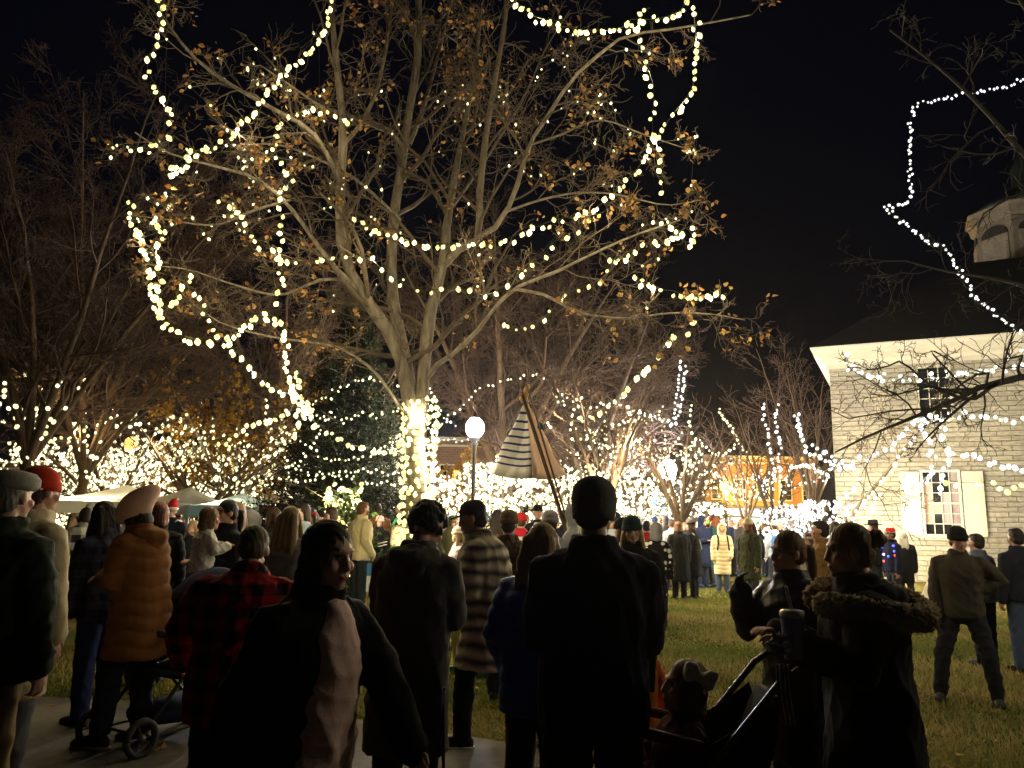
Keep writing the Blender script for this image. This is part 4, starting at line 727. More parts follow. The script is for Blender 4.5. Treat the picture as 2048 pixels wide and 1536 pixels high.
# ------------------------------------------------------------ people
JOBS = []
def remeshed(name, mb, mat, parent, voxel, post=None, smooth=4, loc=None):
    """one watertight skin over the joined limbs; evaluated for all figures at once in bake()"""
    o = mb.build(name, mat, parent, loc); r = o.modifiers.new('r', 'REMESH'); r.mode = 'VOXEL'; r.voxel_size = voxel; r.use_smooth_shade = True
    if smooth: q = o.modifiers.new('s', 'SMOOTH'); q.factor = .5; q.iterations = smooth
    JOBS.append((o, list(o.data.materials), post)); return o
def bake():
    bpy.context.view_layer.update(); dg = bpy.context.evaluated_depsgraph_get(); res = [bpy.data.meshes.new_from_object(o.evaluated_get(dg)) for o, _, _ in JOBS]
    for (o, mats, post), me in zip(JOBS, res):
        o.modifiers.clear(); old = o.data; nm = old.name; o.data = me; bpy.data.meshes.remove(old); me.name = nm; me.materials.clear()
        for m in mats: me.materials.append(m)
        if post: post(me)
        me.polygons.foreach_set('use_smooth', [True]*len(me.polygons))
    JOBS.clear()
def get_co(me): a = np.empty(len(me.vertices)*3, np.float32); me.vertices.foreach_get('co', a); return a.reshape(-1, 3).astype(float)
def set_co(me, v): me.vertices.foreach_set('co', np.ascontiguousarray(v, np.float32).ravel()); me.update()
def get_no(me): a = np.empty(len(me.vertices)*3, np.float32); me.vertices.foreach_get('normal', a); return a.reshape(-1, 3).astype(float)
def folds(amp, seed, puff=0., band=.1, fur=0.):
    def post(me):
        g = np.random.default_rng(seed); v = get_co(me); n = get_no(me); d = np.zeros(len(v))
        for i in range(7):
            k = nrm(g.normal(size=3)*np.array([1, 1, .6]))*g.uniform(14, 48); w = g.normal(size=3)*4
            d += (1-np.abs(np.sin(v@k+1.5*np.sin(v@w+g.uniform(0, 6))+g.uniform(0, 6))))**2*amp*g.uniform(.2, .6)
        if puff: d = d*.3+puff*(np.abs(np.sin(math.pi*(v[:, 2]+.012*np.sin(v[:, 0]*19+seed)+.01*np.sin(v[:, 1]*23))/band))**.55-.75)
        if fur: d += g.normal(0, fur, len(v))
        set_co(me, v+n*d[:, None])
    return post
ARM = {'down': ((.17, .02, -1), (.06, .14, -1)), 'pocket': ((.24, -.22, -1), (-.12, .55, -.8)), 'front': ((.1, .12, -1), (-.62, .75, .05)), 'hold': ((.22, .3, -.9), (-.35, .85, .3)), 'phone': ((.25, .55, -.8), (-.35, .45, .85)), 'hip': ((.75, -.25, -.75), (-.85, .3, -.35)), 'up': ((.3, .5, .3), (-.1, .3, 1)), 'swing': ((.12, .45, -.9), (.02, .5, -.85)), 'back': ((.15, -.4, -.9), (.05, -.25, -.95)), 'out': ((.55, .1, -.85), (.45, .3, -.8)), 'cross': ((.12, .3, -.95), (-.9, .35, .1)), 'carry': ((.2, .15, -1), (-.5, .85, .15))}
LEG = {'stand': ((.035, .0, -1), (.0, -.02, -1)), 'fwd': ((.02, .38, -.92), (.0, .02, -1)), 'rear': ((.02, -.3, -.95), (.0, -.55, -.85)), 'wide': ((.24, .12, -.94), (.12, -.1, -.97)), 'bent': ((.05, .25, -.95), (0, -.3, -.95))}
SKIN = {'fair': (.56, .33, .24), 'pale': (.66, .43, .33), 'tan': (.42, .24, .15), 'deep': (.2, .1, .06)}
def Rm(ax, a): return np.array(Matrix.Rotation(a, 3, ax))
class Pose:
    def __init__(s, w=1., lean=0., twist=0., head=(0, 0, 0), arms=('down', 'down'), legs=('stand', 'stand'), headscale=1.):
        T = Rm('Z', R(twist))@Rm('X', -R(lean)); s.T = T; piv = np.array([0, 0, .95]); s.up = lambda p: piv+T@(np.asarray(p, float)-piv); s.w = w; s.hs = headscale
        s.sh = []; s.el = []; s.wr = []; s.hd = []; s.hip = []; s.kn = []; s.an = []
        for side, nm in zip((1, -1), arms):
            ua, fa = ARM[nm] if isinstance(nm, str) else nm; m = np.array([side, 1, 1]); ua = Rm('Z', R(twist))@nrm(np.array(ua)*m); fa = Rm('Z', R(twist))@nrm(np.array(fa)*m)
            sh = s.up((.17*side*w, -.005, 1.415)); el = sh+ua*.285; wr = el+fa*.255; s.sh.append(sh); s.el.append(el); s.wr.append(wr); s.hd.append(fa)
        for side, nm in zip((1, -1), legs):
            a, b = LEG[nm] if isinstance(nm, str) else nm; m = np.array([side, 1, 1]); hip = np.array([.088*side*w, 0, .92]); kn = hip+nrm(np.array(a)*m)*.43; an = kn+nrm(np.array(b)*m)*.41; s.hip.append(hip); s.kn.append(kn); s.an.append(an)
        s.dz = .085-min(a[2] for a in s.an); s.neck = s.up((0, .0, 1.475)); s.M = T@Rm('Z', R(head[1]))@Rm('X', -R(head[0]))@Rm('Y', R(head[2])); s.head = s.neck+T@np.array([0, .005, .055])+s.M@np.array([0, .02, .105*headscale])
def spine(ps, rows): return np.array([ps.up((0, y, z)) if z > .95 else (0, y, z) for z, rx, ry, y in rows])
def torso(mb, ps, rows, n=20, p=.85):
    C = spine(ps, rows); A = ps.T@np.array([1., 0, 0]); B = np.array([ps.T@np.array([0, 1., 0]) if z > .95 else np.array([0, 1., 0]) for z, *_ in rows]); mb.loft(C, A, B, [q[1] for q in rows], [q[2] for q in rows], n, p=p)
def hand(mb, ps, i, fingers=True, curl=.5):
    w = ps.wr[i]; d = nrm(ps.hd[i]); side = 1 if i == 0 else -1; up = np.array([0, 1., 0]) if abs(d[2]) > .75 else np.array([0, 0, 1.]); t = nrm(up-d*(up@d)); q = np.cross(d, t); pal = q*side if abs(d[2]) > .75 else -np.array([0, 0, 1.])*0+q*side
    inn = nrm(-side*ps.T@np.array([1., 0, 0])-d*(-side*(ps.T@np.array([1., 0, 0]))@d)) if abs(d[2]) > .6 else nrm(np.array([0, 0, -1.])-d*(np.array([0, 0, -1.])@d)); t = nrm(np.cross(inn, d))*(1 if np.cross(inn, d)@(np.array([0, 1., 0]) if abs(d[2]) > .6 else up) > 0 else -1)
    M = np.stack([t, inn, d], 1); mb.ell(w+d*.055, (.043, .017, .056), 10, 8, M); mb.tube([w-d*.03, w+d*.02], [.026, .03], 8)
    if not fingers: mb.ell(w+d*.115, (.038, .017, .05), 8, 6, M); mb.tube([w+t*.03+d*.03, w+t*.05+d*.075], [.014, .01], 6); return
    for k, (o, L) in enumerate(((.031, .068), (.0105, .078), (-.0105, .072), (-.031, .056))):
        b = w+d*.098+t*o; c = curl*(1+.12*k); d1 = nrm(d*math.cos(c*.6)+inn*math.sin(c*.6)+t*o*1.6); d2 = nrm(d*math.cos(c*1.5)+inn*math.sin(c*1.5)+t*o); d3 = nrm(d*math.cos(c*2.2)+inn*math.sin(c*2.2)); p1 = b+d1*L*.45; p2 = p1+d2*L*.32; mb.tube([b-d1*.015, p1, p2, p2+d3*L*.25], [.0092, .0086, .008, .007], 7)
    b = w+d*.03+t*.032; p1 = b+nrm(t*.75+d*.8+inn*.3)*.038; mb.tube([b-t*.01, p1, p1+nrm(t*.2+d+inn*.45)*.032], [.013, .0105, .009], 7)
def headmesh(mb, ps, lod):
    c, M, h = ps.head, ps.M, ps.hs; E = lambda o, r: mb.ell(c+M@(np.array(o)*h), np.array(r)*h, 14 if lod else 10, 10 if lod else 7, M)
    E((0, -.012, .022), (.076, .097, .098)); E((0, .03, -.045), (.058, .064, .066)); E((0, .068, -.094), (.026, .024, .022)); E((0, .02, -.075), (.05, .055, .035))
    mb.tube([c+M@np.array([0, -.02, -.07])*h, ps.neck+ps.T@np.array([0, -.005, -.05])], [.052*h, .06*h], 12)
    if lod:
        mb.tube([c+M@np.array(q)*h for q in ((0, .084, .018), (0, .096, -.012), (0, .101, -.03))], np.array([.008, .01, .0135])*h, 8); E((.011, .091, -.035), (.009, .009, .007)); E((-.011, .091, -.035), (.009, .009, .007))
        E((0, .08, .03), (.05, .014, .011)); E((.04, .064, -.03), (.024, .022, .022)); E((-.04, .064, -.03), (.024, .022, .022)); E((0, .088, -.061), (.024, .012, .0065)); E((0, .086, -.072), (.02, .012, .0075))
    for sx in (-1, 1): E((.078*sx, -.008, -.012), (.01, .02, .031))
def headpaint(ps, skin, lod, brow=(.05, .03, .02), lip=(.42, .13, .11), smile=False, glove=None, beard=None):
    def post(me):
        v = get_co(me); n = len(v); g = np.tile(np.array(skin), (n, 1)); q = (v-ps.head)@ps.M/ps.hs; hd = (np.abs(q) < (.1, .14, .14)).all(1)&(q[:, 1] > .03)
        ck = np.exp(-(((np.abs(q[:, 0])-.042)/.022)**2+((q[:, 2]+.03)/.022)**2))*hd; g = g*(1-.25*ck[:, None]*np.array([0, 1, 1]))
        if beard is not None: bm = hd&(q[:, 2] < -.035)&~((np.abs(q[:, 0]) < .024)&(np.abs(q[:, 2]+.066) < .012)); g[bm] = np.array(beard)
        if lod:
            for sx in (-1, 1):
                e = ((q[:, 0]-.031*sx)/.0155)**2+((q[:, 2]-.006)/.0075)**2; g[hd&(e < 1)] = (.5, .47, .44); e2 = ((q[:, 0]-.031*sx)/.007)**2+((q[:, 2]-.006)/.0075)**2; g[hd&(e2 < 1)] = (.03, .02, .015)
                l = ((q[:, 0]-.031*sx)/.018)**2+((q[:, 2]-.0135)/.0035)**2; g[hd&(l < 1)] = (.06, .03, .02); b = ((q[:, 0]-.033*sx)/.023)**2+((q[:, 2]-.029-.006*(1-np.abs(q[:, 0]-.033*sx)/.023))/.0038)**2; g[hd&(b < 1)] = np.array(brow)*.5+np.array(skin)*.3
            curve = .006*(np.abs(q[:, 0])/.026)**2*(1.8 if smile else .3); m = (q[:, 0]/(.029 if smile else .024))**2+((q[:, 2]+.0665-curve)/(.0105 if smile else .0085))**2; g[hd&(m < 1)] = lip
            if smile: m2 = (q[:, 0]/.022)**2+((q[:, 2]+.0655-curve)/.0045)**2; g[hd&(m2 < 1)] = (.75, .72, .66)
        if glove is not None:
            for i in (0, 1): g[np.linalg.norm(v-(ps.wr[i]+ps.hd[i]*.09), axis=1) < .13] = glove
        colors(me, np.clip(g, 0, 1))
    return post
def hairmesh(ps, kind, lod):
    mb = MB(); c, M, h = ps.head, ps.M, ps.hs; E = lambda o, r: mb.ell(c+M@(np.array(o)*h), np.array(r)*h, 14, 10, M); W = lambda o: c+M@(np.array(o)*h); D = lambda o: c+M@(np.array((o[0], o[1], .0))*h)+np.array([0, 0, o[2]*h])
    if kind == 'bald': return None
    if kind == 'short': E((0, -.024, .034), (.0815, .096, .094)); E((0, -.05, -.02), (.076, .066, .07)); E((0, .03, .085), (.058, .05, .034))
    elif kind == 'buzz': E((0, -.016, .027), (.0795, .0985, .0985)); E((0, -.05, -.02), (.075, .062, .06))
    elif kind == 'curly':
        g = np.random.default_rng(5)
        for _ in range(70):
            d = nrm(g.normal(size=3)); d[1] -= .25; d[2] += .15; d = nrm(d); E(d*np.array([.085, .1, .1])+np.array([0, -.02, .03]), (.028, .028, .028))
    else:
        if kind in ('bun', 'pony'): E((0, -.017, .031), (.0845, .1, .1)); E((0, -.05, -.01), (.08, .066, .07))
        else:
            E((0, -.02, .034), (.086, .1, .098)); E((0, -.05, -.03), (.08, .066, .08))
            for sx in (-1, 1): E((.07*sx, .0, .0), (.02, .05, .07))
        if kind == 'long':
            for sx in (-.06, -.02, .02, .06): mb.tube([W((sx, -.075, .02)), D((sx*1.15, -.105, -.1)), D((sx*1.3, -.125, -.22)), D((sx*1.25, -.12, -.34)), D((sx*1.1, -.115, -.41))], np.array([.045, .05, .048, .04, .018])*h, 9, flat=.75)
            for sx in (-1, 1): mb.tube([W((.072*sx, .0, .0)), D((.085*sx, .01, -.12)), D((.09*sx, .02, -.22)), D((.08*sx, .025, -.3))], np.array([.028, .034, .03, .012])*h, 8)
        if kind == 'bun':
            g = np.random.default_rng(3)
            for _ in range(16): o = nrm(g.normal(size=3))*.02; E(np.array([0, -.13, .05])+o, (.026, .025, .026))
        if kind == 'pony': mb.tube([W((0, -.1, .03)), W((0, -.15, .02)), D((0, -.165, -.08)), D((0, -.15, -.2)), D((0, -.14, -.27))], np.array([.022, .036, .036, .028, .01])*h, 9)
        if kind == 'bob': E((0, -.055, -.085), (.085, .065, .06)); [E((.07*sx, .0, -.06), (.022, .045, .06)) for sx in (-1, 1)]
    return mb
def strandpost(seed):
    def post(me):
        v = get_co(me); n = get_no(me); g = np.random.default_rng(seed); d = sum(np.sin(v[:, 0]*g.uniform(150, 420)+v[:, 1]*g.uniform(80, 300)+g.uniform(0, 6)+3*np.sin(v[:, 2]*g.uniform(8, 25))) for _ in range(5)); set_co(me, v+n*(d*.0011)[:, None])
    return post
def hat(ps, kind, col, root, lod, extra=None):
    c, M, h = ps.head, ps.M, ps.hs; m = cloth(col, .95, 'plain', 140, None, .6) if not isinstance(col, bpy.types.Material) else col; W = lambda o: c+M@(np.array(o)*h); ax = M@np.array([1., 0, 0]); ay = M@np.array([0, 1., 0]); n = 24; mb = MB()
    def dome(rows, b=None): (b or mb).loft([W((0, y, z)) for z, rx, ry, y in rows], ax, ay, [q[1]*h for q in rows], [q[2]*h for q in rows], n)
    if kind in ('beanie', 'pombeanie'):
        dome([(.02, .085, .102, -.014), (.06, .09, .106, -.016), (.1, .082, .096, -.018), (.128, .06, .07, -.02), (.142, .03, .035, -.02), (.146, .004, .004, -.02)]); o = mb.build('beanie', m, root); k = MB(); dome([(.008, .085, .103, -.012), (.006, .094, .112, -.012), (.03, .096, .114, -.014), (.055, .095, .112, -.015), (.058, .088, .104, -.015)], k); k.build('cuff', m, o)
        if kind == 'pombeanie': q = MB(); q.ell(W((0, -.02, .165)), np.array([.034, .034, .03])*h, 12, 8, M); remeshed('pompom', q, extra or m, o, .012, folds(0, 3, fur=.004), 0)
    elif kind == 'skullcap': dome([(-.035, .083, .1, -.022), (.0, .089, .105, -.016), (.05, .093, .108, -.016), (.09, .086, .1, -.018), (.12, .066, .078, -.02), (.138, .036, .042, -.02), (.143, .004, .004, -.02)]); mb.build('knit_cap', m, root)
    elif kind == 'peak': # knitted hat with a tall slumped crown
        dome([(-.055, .1, .12, .008), (-.01, .114, .136, .0), (.035, .12, .15, -.025), (.075, .12, .16, -.06), (.108, .108, .145, -.09), (.13, .085, .11, -.112), (.142, .045, .055, -.12), (.144, .004, .004, -.12)]); mb.build('knit_hat', m, root)
    elif kind == 'cap':
        dome([(.03, .084, .102, -.012), (.07, .087, .102, -.014), (.105, .074, .086, -.016), (.128, .045, .052, -.016), (.136, .004, .005, -.016)]); o = mb.build('cap', m, root); k = MB(); pr = [(math.cos(a)*.078*h, (.062+math.sin(a)*.108)*h) for a in np.linspace(0, math.pi, 15)]; k.prism(pr, 0, .006, M@Rm('X', -.16), W((0, .0, .046))); k.build('brim', m, o, smooth=False)
    elif kind == 'flatcap':
        dome([(.03, .086, .108, -.006), (.05, .098, .122, .0), (.085, .1, .124, -.002), (.112, .082, .104, -.012), (.124, .04, .05, -.02), (.126, .004, .004, -.02)]); o = mb.build('flat_cap', m, root); k = MB(); k.prism([(math.cos(a)*.075*h, (.075+math.sin(a)*.06)*h) for a in np.linspace(0, math.pi, 13)], 0, .007, M, W((0, 0, .04))); k.build('brim', m, o, smooth=False)
    elif kind in ('brimhat', 'tophat'):
        hh = .15 if kind == 'brimhat' else .17; dome([(.04, .088, .105, -.014), (.09, .086, .102, -.014), (hh-.01, .074, .09, -.014), (hh, .05, .06, -.014), (hh-.006, .004, .01, -.014)]); o = mb.build('hat', m, root); k = MB(); dome([(.046, .085, .1, -.014), (.046, .15, .17, -.014), (.054, .165, .185, -.014), (.058, .16, .18, -.014), (.052, .085, .1, -.014)], k); k.build('brim', extra or m, o)
    elif kind == 'santa':
        dome([(.03, .086, .104, -.014), (.09, .082, .096, -.02), (.15, .06, .07, -.03), (.2, .035, .04, -.06), (.21, .02, .022, -.1)]); o = mb.build('santa_hat', m, root); k = MB(); wm = cloth((.75, .73, .7), .95, 'plain', 60); dome([(.012, .085, .103, -.012), (.012, .1, .118, -.012), (.045, .102, .12, -.014), (.062, .088, .105, -.015)], k); k.build('trim', wm, o); q = MB(); q.ell(W((0, -.13, .2)), np.array([.03, .03, .03])*h, 10, 8); q.build('pompom', wm, o)
    elif kind == 'hood':
        mb.ell(c+M@np.array([0, -.03, .012])*h, np.array([.107, .117, .14])*h, 16, 12, M); mb.ell(c+M@np.array([0, -.05, -.1])*h, np.array([.11, .095, .1])*h, 14, 10, M); o = remeshed('hood', mb, m, root, .014 if lod else .02, folds(.008, 11)); 
        k = MB(); a = np.linspace(0, 2*math.pi, 25); k.tube([W((.088*math.cos(t), .062, -.01+.12*math.sin(t))) for t in a], .022*h, 8, cap=False); k.build('hood_edge', extra or m, o)
    elif kind == 'headband': dome([(.03, .08, .098, -.012), (.03, .09, .107, -.012), (.075, .088, .102, -.02), (.075, .08, .09, -.02)]); mb.build('headband', m, root)
    elif kind == 'bow':
        t_ = .25; q = [(-.085, .055), (-.045, .05), (-.012, .016), (.012, .016), (.05, .06), (.095, .05), (.1, -.02), (.07, -.05), (.014, -.014), (-.012, -.014), (-.05, -.045), (-.09, -.03)]
        pl = [((-.04+.8*(a*math.cos(t_)-b*math.sin(t_)))*h, (.065+.85*(a*math.sin(t_)+b*math.cos(t_)))*h) for a, b in q]; mb.prism(pl, .078*h, .105*h, M@np.array([[0, 0, -1.], [1, 0, 0], [0, 1, 0]]), c); mb.ell(W((-.1, -.04, .065)), np.array([.02, .02, .022])*h, 10, 8); remeshed('hair_bow', mb, m, root, .007, folds(.012, 8), 5)
    elif kind == 'earmuff':
        for sx in (-1, 1): mb.ell(W((.09*sx, 0, -.01)), np.array([.025, .04, .042])*h, 10, 8, M)
        mb.tube([W((.092*math.cos(t), 0, .11*math.sin(t))) for t in np.linspace(0, math.pi, 16)], .008*h, 6); mb.build('earmuffs', m, root)
def coatmesh(ps, hem, b, flare, collar=True):
    w = ps.w*.95; mb = MB(); rows = []
    if hem < .9:
        for z in np.linspace(hem, .9, max(2, int((.9-hem)/.12)+1))[:-1]: f_ = (.95-z)/.95; rows.append((z, (.172+b)*w+flare*f_*1.6, .125+b+flare*f_*1.4, -.01))
    rows += [(max(hem, .93), (.178+b)*w, .13+b, -.008), (1.02, (.172+b)*w, .125+b, -.004), (1.12, (.165+b)*w, .118+b, 0), (1.24, (.178+b)*w, .126+b, .0), (1.34, (.188+b*.8)*w, .124+b*.9, -.002), (1.405, (.172+b*.6)*w, .105+b*.8, -.004), (1.445, (.125+b*.5)*w, .088+b*.6, -.004), (1.48, .082+b*.35, .08+b*.35, .0)]
    if collar: rows += [(1.53, .073+b*.3, .08+b*.3, .006)]
    torso(mb, ps, rows); T = ps.T
    for i, sd in enumerate((1, -1)):
        dn = T@np.array([0, 0, .012+b*.42]); s0 = ps.sh[i]-T@np.array([.06*sd*w, 0, .0])-dn*.75; mid = (ps.sh[i]+ps.el[i])/2; mb.tube([s0, ps.sh[i]-dn, mid, ps.el[i], (ps.el[i]+ps.wr[i])/2, ps.wr[i]+ps.hd[i]*.012], [.06+b*.55, .064+b*.6, .06+b*.6, .054+b*.6, .048+b*.55, .042+b*.5], 14)
    return mb
def legmesh(ps, b, skirt=None):
    mb = MB(); torso(mb, ps, [(.8, .1*ps.w, .08, 0), (.86, (.16+b)*ps.w, .11+b, -.005), (.95, (.168+b)*ps.w, .122+b, -.01), (1.03, (.155+b)*ps.w, .11+b, 0)], 18)
    for i in (0, 1):
        h, k, a = ps.hip[i], ps.kn[i], ps.an[i]; mb.tube([h+np.array([0, 0, -.02]), h*.6+k*.4, k, k*.55+a*.45, a+np.array([0, 0, .0])], np.array([.09, .078, .06, .056, .046])+b, 14)
    return mb
def shoe(ps, i, yaw=0.):
    mb = MB(); a = ps.an[i]; d = nrm(np.array([(1 if i == 0 else -1)*.12, 1, 0])); s = np.cross(d, (0, 0, 1.)); z = a[2]-.085; C = [(-.085, .03), (-.06, .045), (.0, .05), (.06, .042), (.12, .034), (.165, .028), (.19, .02)]; W_ = [.022, .034, .036, .042, .046, .04, .018]; H_ = [.028, .045, .05, .042, .034, .028, .015]
    mb.loft([np.array([a[0], a[1], z])+d*y+np.array([0, 0, h*.9+.008]) for y, h in C], s, (0, 0, 1.), W_, H_, 12, p=.8); mb.tube([a+np.array([0, 0, .05]), a+np.array([0, 0, -.04])], .047, 10); return mb
PN = [0]
def person(px, py, Y, yaw, label, coat=(.05, .05, .05), hem=.86, b=.02, flare=.0, puff=0., fold=.012, pants=(.03, .035, .05), shoes=(.03, .03, .03), hair=('short', (.06, .04, .025)), hat_=None, skin='fair', H=None, w=1., lod=1, ps=None, collar=True, group=None, coatrough=.9, hood=None, sole=None, dx=0, glove=None, smile=False, beard=None, vox=None, pleg=.012, extra=None, top='coat', lip=(.42, .13, .11), brow=None, headscale=1., lift=False):
    PN[0] += 1; sd = PN[0]; ps = ps or Pose(w); hp = P(px, py, Y); top_ = ps.head+ps.M@np.array([0, 0, .122*ps.hs]); hatz = {'beanie': .025, 'cap': .015, 'flatcap': .01, 'santa': .06, 'brimhat': .04, 'tophat': .055, 'hood': .035, 'peak': .025, 'pombeanie': .07}.get(hat_[0] if hat_ else '', .008 if hair[0] not in ('bald', 'buzz') else 0)
    Hl = top_[2]+hatz+ps.dz; s = (H or hp[2])/Hl; ro = Rm('Z', R(yaw)); off = ro@np.array([top_[0], top_[1], 0])*s
    m_sk = vcol('skin', .55, .08, .05, 160); vb = vox or (.009 if lod else .02)
    mb = MB(); torso(mb, ps, [(.84, .14*w, .09, 0), (.93, .158*w, .112, -.008), (1.05, .145*w, .1, 0), (1.2, .152*w, .105, 0), (1.33, .168*w, .105, 0), (1.41, .15*w, .085, 0), (1.45, .1*w, .07, 0), (1.49, .058, .06, 0)])
    for i, sg in enumerate((1, -1)):
        mb.tube([ps.sh[i]-ps.T@np.array([.05*sg, 0, 0]), ps.sh[i], ps.el[i], ps.wr[i]], [.05, .053, .042, .029], 10); hand(mb, ps, i, lod); h, k, a = ps.hip[i], ps.kn[i], ps.an[i]; mb.tube([h, h*.5+k*.5, k, k*.6+a*.4, a], [.078, .07, .052, .05, .038], 12); d = nrm(np.array([sg*.12, 1, 0])); mb.tube([a+np.array([0, 0, -.04])-d*.03, a+d*.09+np.array([0, 0, -.05]), a+d*.15+np.array([0, 0, -.06])], [.035, .034, .02], 8)
    headmesh(mb, ps, lod); root = remeshed('person', mb, m_sk, None, vb, headpaint(ps, SKIN[skin], lod, brow or tuple(np.array(hair[1])*.8), lip, smile, glove, beard), 2); tag(root, label, 'person', group)
    root.location = (hp[0]-off[0]+dx, hp[1]-off[1], ps.dz*s+(hp[2]-H if lift else 0)); root.rotation_euler = (0, 0, R(yaw)); root.scale = (s, s, s)
    mk = lambda c, r=.9: c if isinstance(c, bpy.types.Material) else cloth(c, r)
    vc = .014 if lod else .026
    co_ = None
    if coat is not None:
        cm = coatmesh(ps, hem, b, flare, collar); co_ = remeshed(top, cm, mk(coat, coatrough), root, vc, folds(fold, sd, puff))
        if hood is not None:
            hb = MB(); T = ps.T; up = ps.up; hb.tube([up((.1, .03, 1.46)), up((.115, -.06, 1.455)), up((.07, -.125, 1.43)), up((0, -.15, 1.415)), up((-.07, -.125, 1.43)), up((-.115, -.06, 1.455)), up((-.1, .03, 1.46))], [.03, .04, .052, .06, .052, .04, .03], 12); hb.ell(up((0, -.13, 1.36)), (.1, .05, .1), 14, 10, T); hb.ell(up((0, -.085, 1.46)), (.1, .05, .05), 14, 10, T); remeshed('hood', hb, mk(hood, coatrough), co_, vc, folds(fold*.8, sd+50))
    if pants is not None: remeshed('trousers', legmesh(ps, pleg), mk(pants), root, vc, folds(.012, sd+20))
    if shoes is not None:
        for i in (0, 1):
            so = shoe(ps, i).build('shoe', mk(shoes, .7), root)
            if sole: q = MB(); a = ps.an[i]; d = nrm(np.array([(1 if i == 0 else -1)*.12, 1, 0])); q.loft([np.array([a[0], a[1], a[2]-.077])+d*y for y in (-.09, -.06, 0, .06, .12, .17, .195)], np.cross(d, (0, 0, 1.)), (0, 0, 1.), [.02, .036, .038, .045, .049, .043, .015], .013, 12); q.build('sole', mk(sole, .6), so)
    hm = hairmesh(ps, hair[0], lod) if hair[0] != 'none' else None
    if hm: remeshed('hair', hm, cloth(hair[1], .55, 'plain', 220, None, .5), root, .009 if lod else .018, strandpost(sd), 2)
    if hat_: hat(ps, hat_[0], hat_[1], root, lod, hat_[2] if len(hat_) > 2 else None)
    if extra: extra(root, ps, co_)
    root['_s'] = s; del root['_s']; return root, ps, s
def world(root, p): return np.array(Matrix.LocRotScale(root.location, root.rotation_euler, root.scale)@Vector(p))
# ------------------------------------------------------------ the people one can tell apart
BLK = (.006, .006, .007); CR = (.6, .52, .36)
FG = 'people close to the camera'; MG = 'people in the middle distance'
person(34, 938, 3.8, -12, 'person in grey flat cap and dark green jacket at the left edge, seen from behind', (.018, .026, .018), .8, .035, pants=(.2, .15, .08), hat_=('flatcap', (.26, .25, .22)), hair=('short', (.2, .18, .16)), group=FG, w=1.1, ps=Pose(1.1, 2, arms=('down', 'down')))
person(92, 932, 4.6, -25, 'person in red knit beanie and long cream fleece coat behind the flat cap', (.5, .42, .27), .55, .04, pants=(.1, .1, .12), hat_=('beanie', (.5, .04, .015)), group=FG, w=1.05, ps=Pose(1.05, 3, arms=('down', 'down')))
person(203, 1004, 6.3, 60, 'person with long black hair in a dark navy checked coat beside the brown puffer', pattern('plaid', (.012, .014, .03), (.05, .055, .09), .06), .8, .03, pants=(.03, .045, .16), hair=('long', (.012, .01, .01)), group=FG, ps=Pose(.95, 6, head=(15, 0, 0)))
person(262, 985, 5.7, 78, 'person in slumped pink-cream knit hat and hooded brown puffer jacket, head bowed', (.19, .08, .023), .6, .055, .05, .016, .006, pants=(.015, .018, .028), shoes=(.02, .02, .02), sole=(.35, .2, .15), hair=('bob', (.02, .014, .01)), hat_=('peak', (.68, .46, .36)), hood=(.18, .075, .022), group=FG, ps=Pose(1.0, 7, head=(14, 0, 0), arms=('front', 'front'), legs=('stand', ((.05, .22, -.95), (.02, .1, -1)))))
person(322, 1003, 7.6, 10, 'tall person in black puffer coat with reddish hair behind the pink-cream hat', BLK, .4, .05, .03, .016, hair=('bob', (.14, .05, .03)), group=FG, ps=Pose(1.0))
person(512, 1066, 3.9, 8, 'person in red and black plaid jacket with short greying hair bending to the stroller', pattern('plaid', (.36, .012, .014), (.016, .01, .01), .055), .78, .045, pants=BLK, hair=('short', (.12, .1, .07)), group=FG, w=1.12, H=1.53, ps=Pose(1.12, 14, head=(16, 4, 0), arms=('down', ((.5, .35, -.8), (.1, .7, -.7)))))
def sweater(root, ps, co_):
    mb = MB(); rows = [(z, rx, ry, .05) for z, rx, ry in ((.84, .135, .13), (.95, .14, .14), (1.12, .125, .14), (1.25, .12, .145), (1.36, .11, .12), (1.43, .08, .085), (1.48, .05, .06))]; torso(mb, ps, rows, 18); remeshed('sweater', mb, cloth((.74, .5, .43), .95), root, .012, folds(.012, 77))
person(668, 1040, 2.65, -122, 'dark-haired person striding right in an open black coat over a pale pink sweater', BLK, .5, .03, .05, pants=BLK, hair=('bob', (.02, .013, .012)), skin='pale', group=FG, ps=Pose(.97, 5, head=(2, 0, 0), arms=('back', ((.12, .6, -.8), (.05, .5, -.85))), legs=('rear', 'fwd')), extra=sweater, vox=.007)
person(872, 1015, 4.3, -14, 'person with curly black hair in long olive-black parka, seen from behind', (.085, .08, .068), .47, .04, .02, pants=(.014, .014, .016), hair=('curly', (.012, .012, .014)), hood=(.085, .08, .068), group=FG, w=1.0, ps=Pose(1.0, 7, head=(24, -25, 0), arms=('front', 'front')))
person(938, 1000, 5.9, 84, 'person in dark ball cap and striped woollen poncho walking left', pattern('stripes', (.5, .44, .33), (.06, .05, .045), 3.2), .58, .07, .12, top='poncho', pants=BLK, shoes=(.02, .02, .02), sole=(.7, .68, .62), hair=('short', (.03, .02, .02)), hat_=('cap', (.03, .024, .022)), skin='tan', group=FG, ps=Pose(1.0, 11, head=(2, 0, 0), arms=('front', 'front'), legs=('rear', 'fwd')), vox=.007)
person(1190, 962, 3.2, -6, 'broad person in grey knit beanie and black jacket at centre, seen from behind', (.012, .014, .026), .8, .035, pants=(.04, .028, .022), hat_=('skullcap', (.13, .125, .115)), hair=('buzz', (.06, .05, .04)), group=FG, w=1.03, ps=Pose(1.03, 1, head=(0, -14, 0), arms=('front', 'front')))
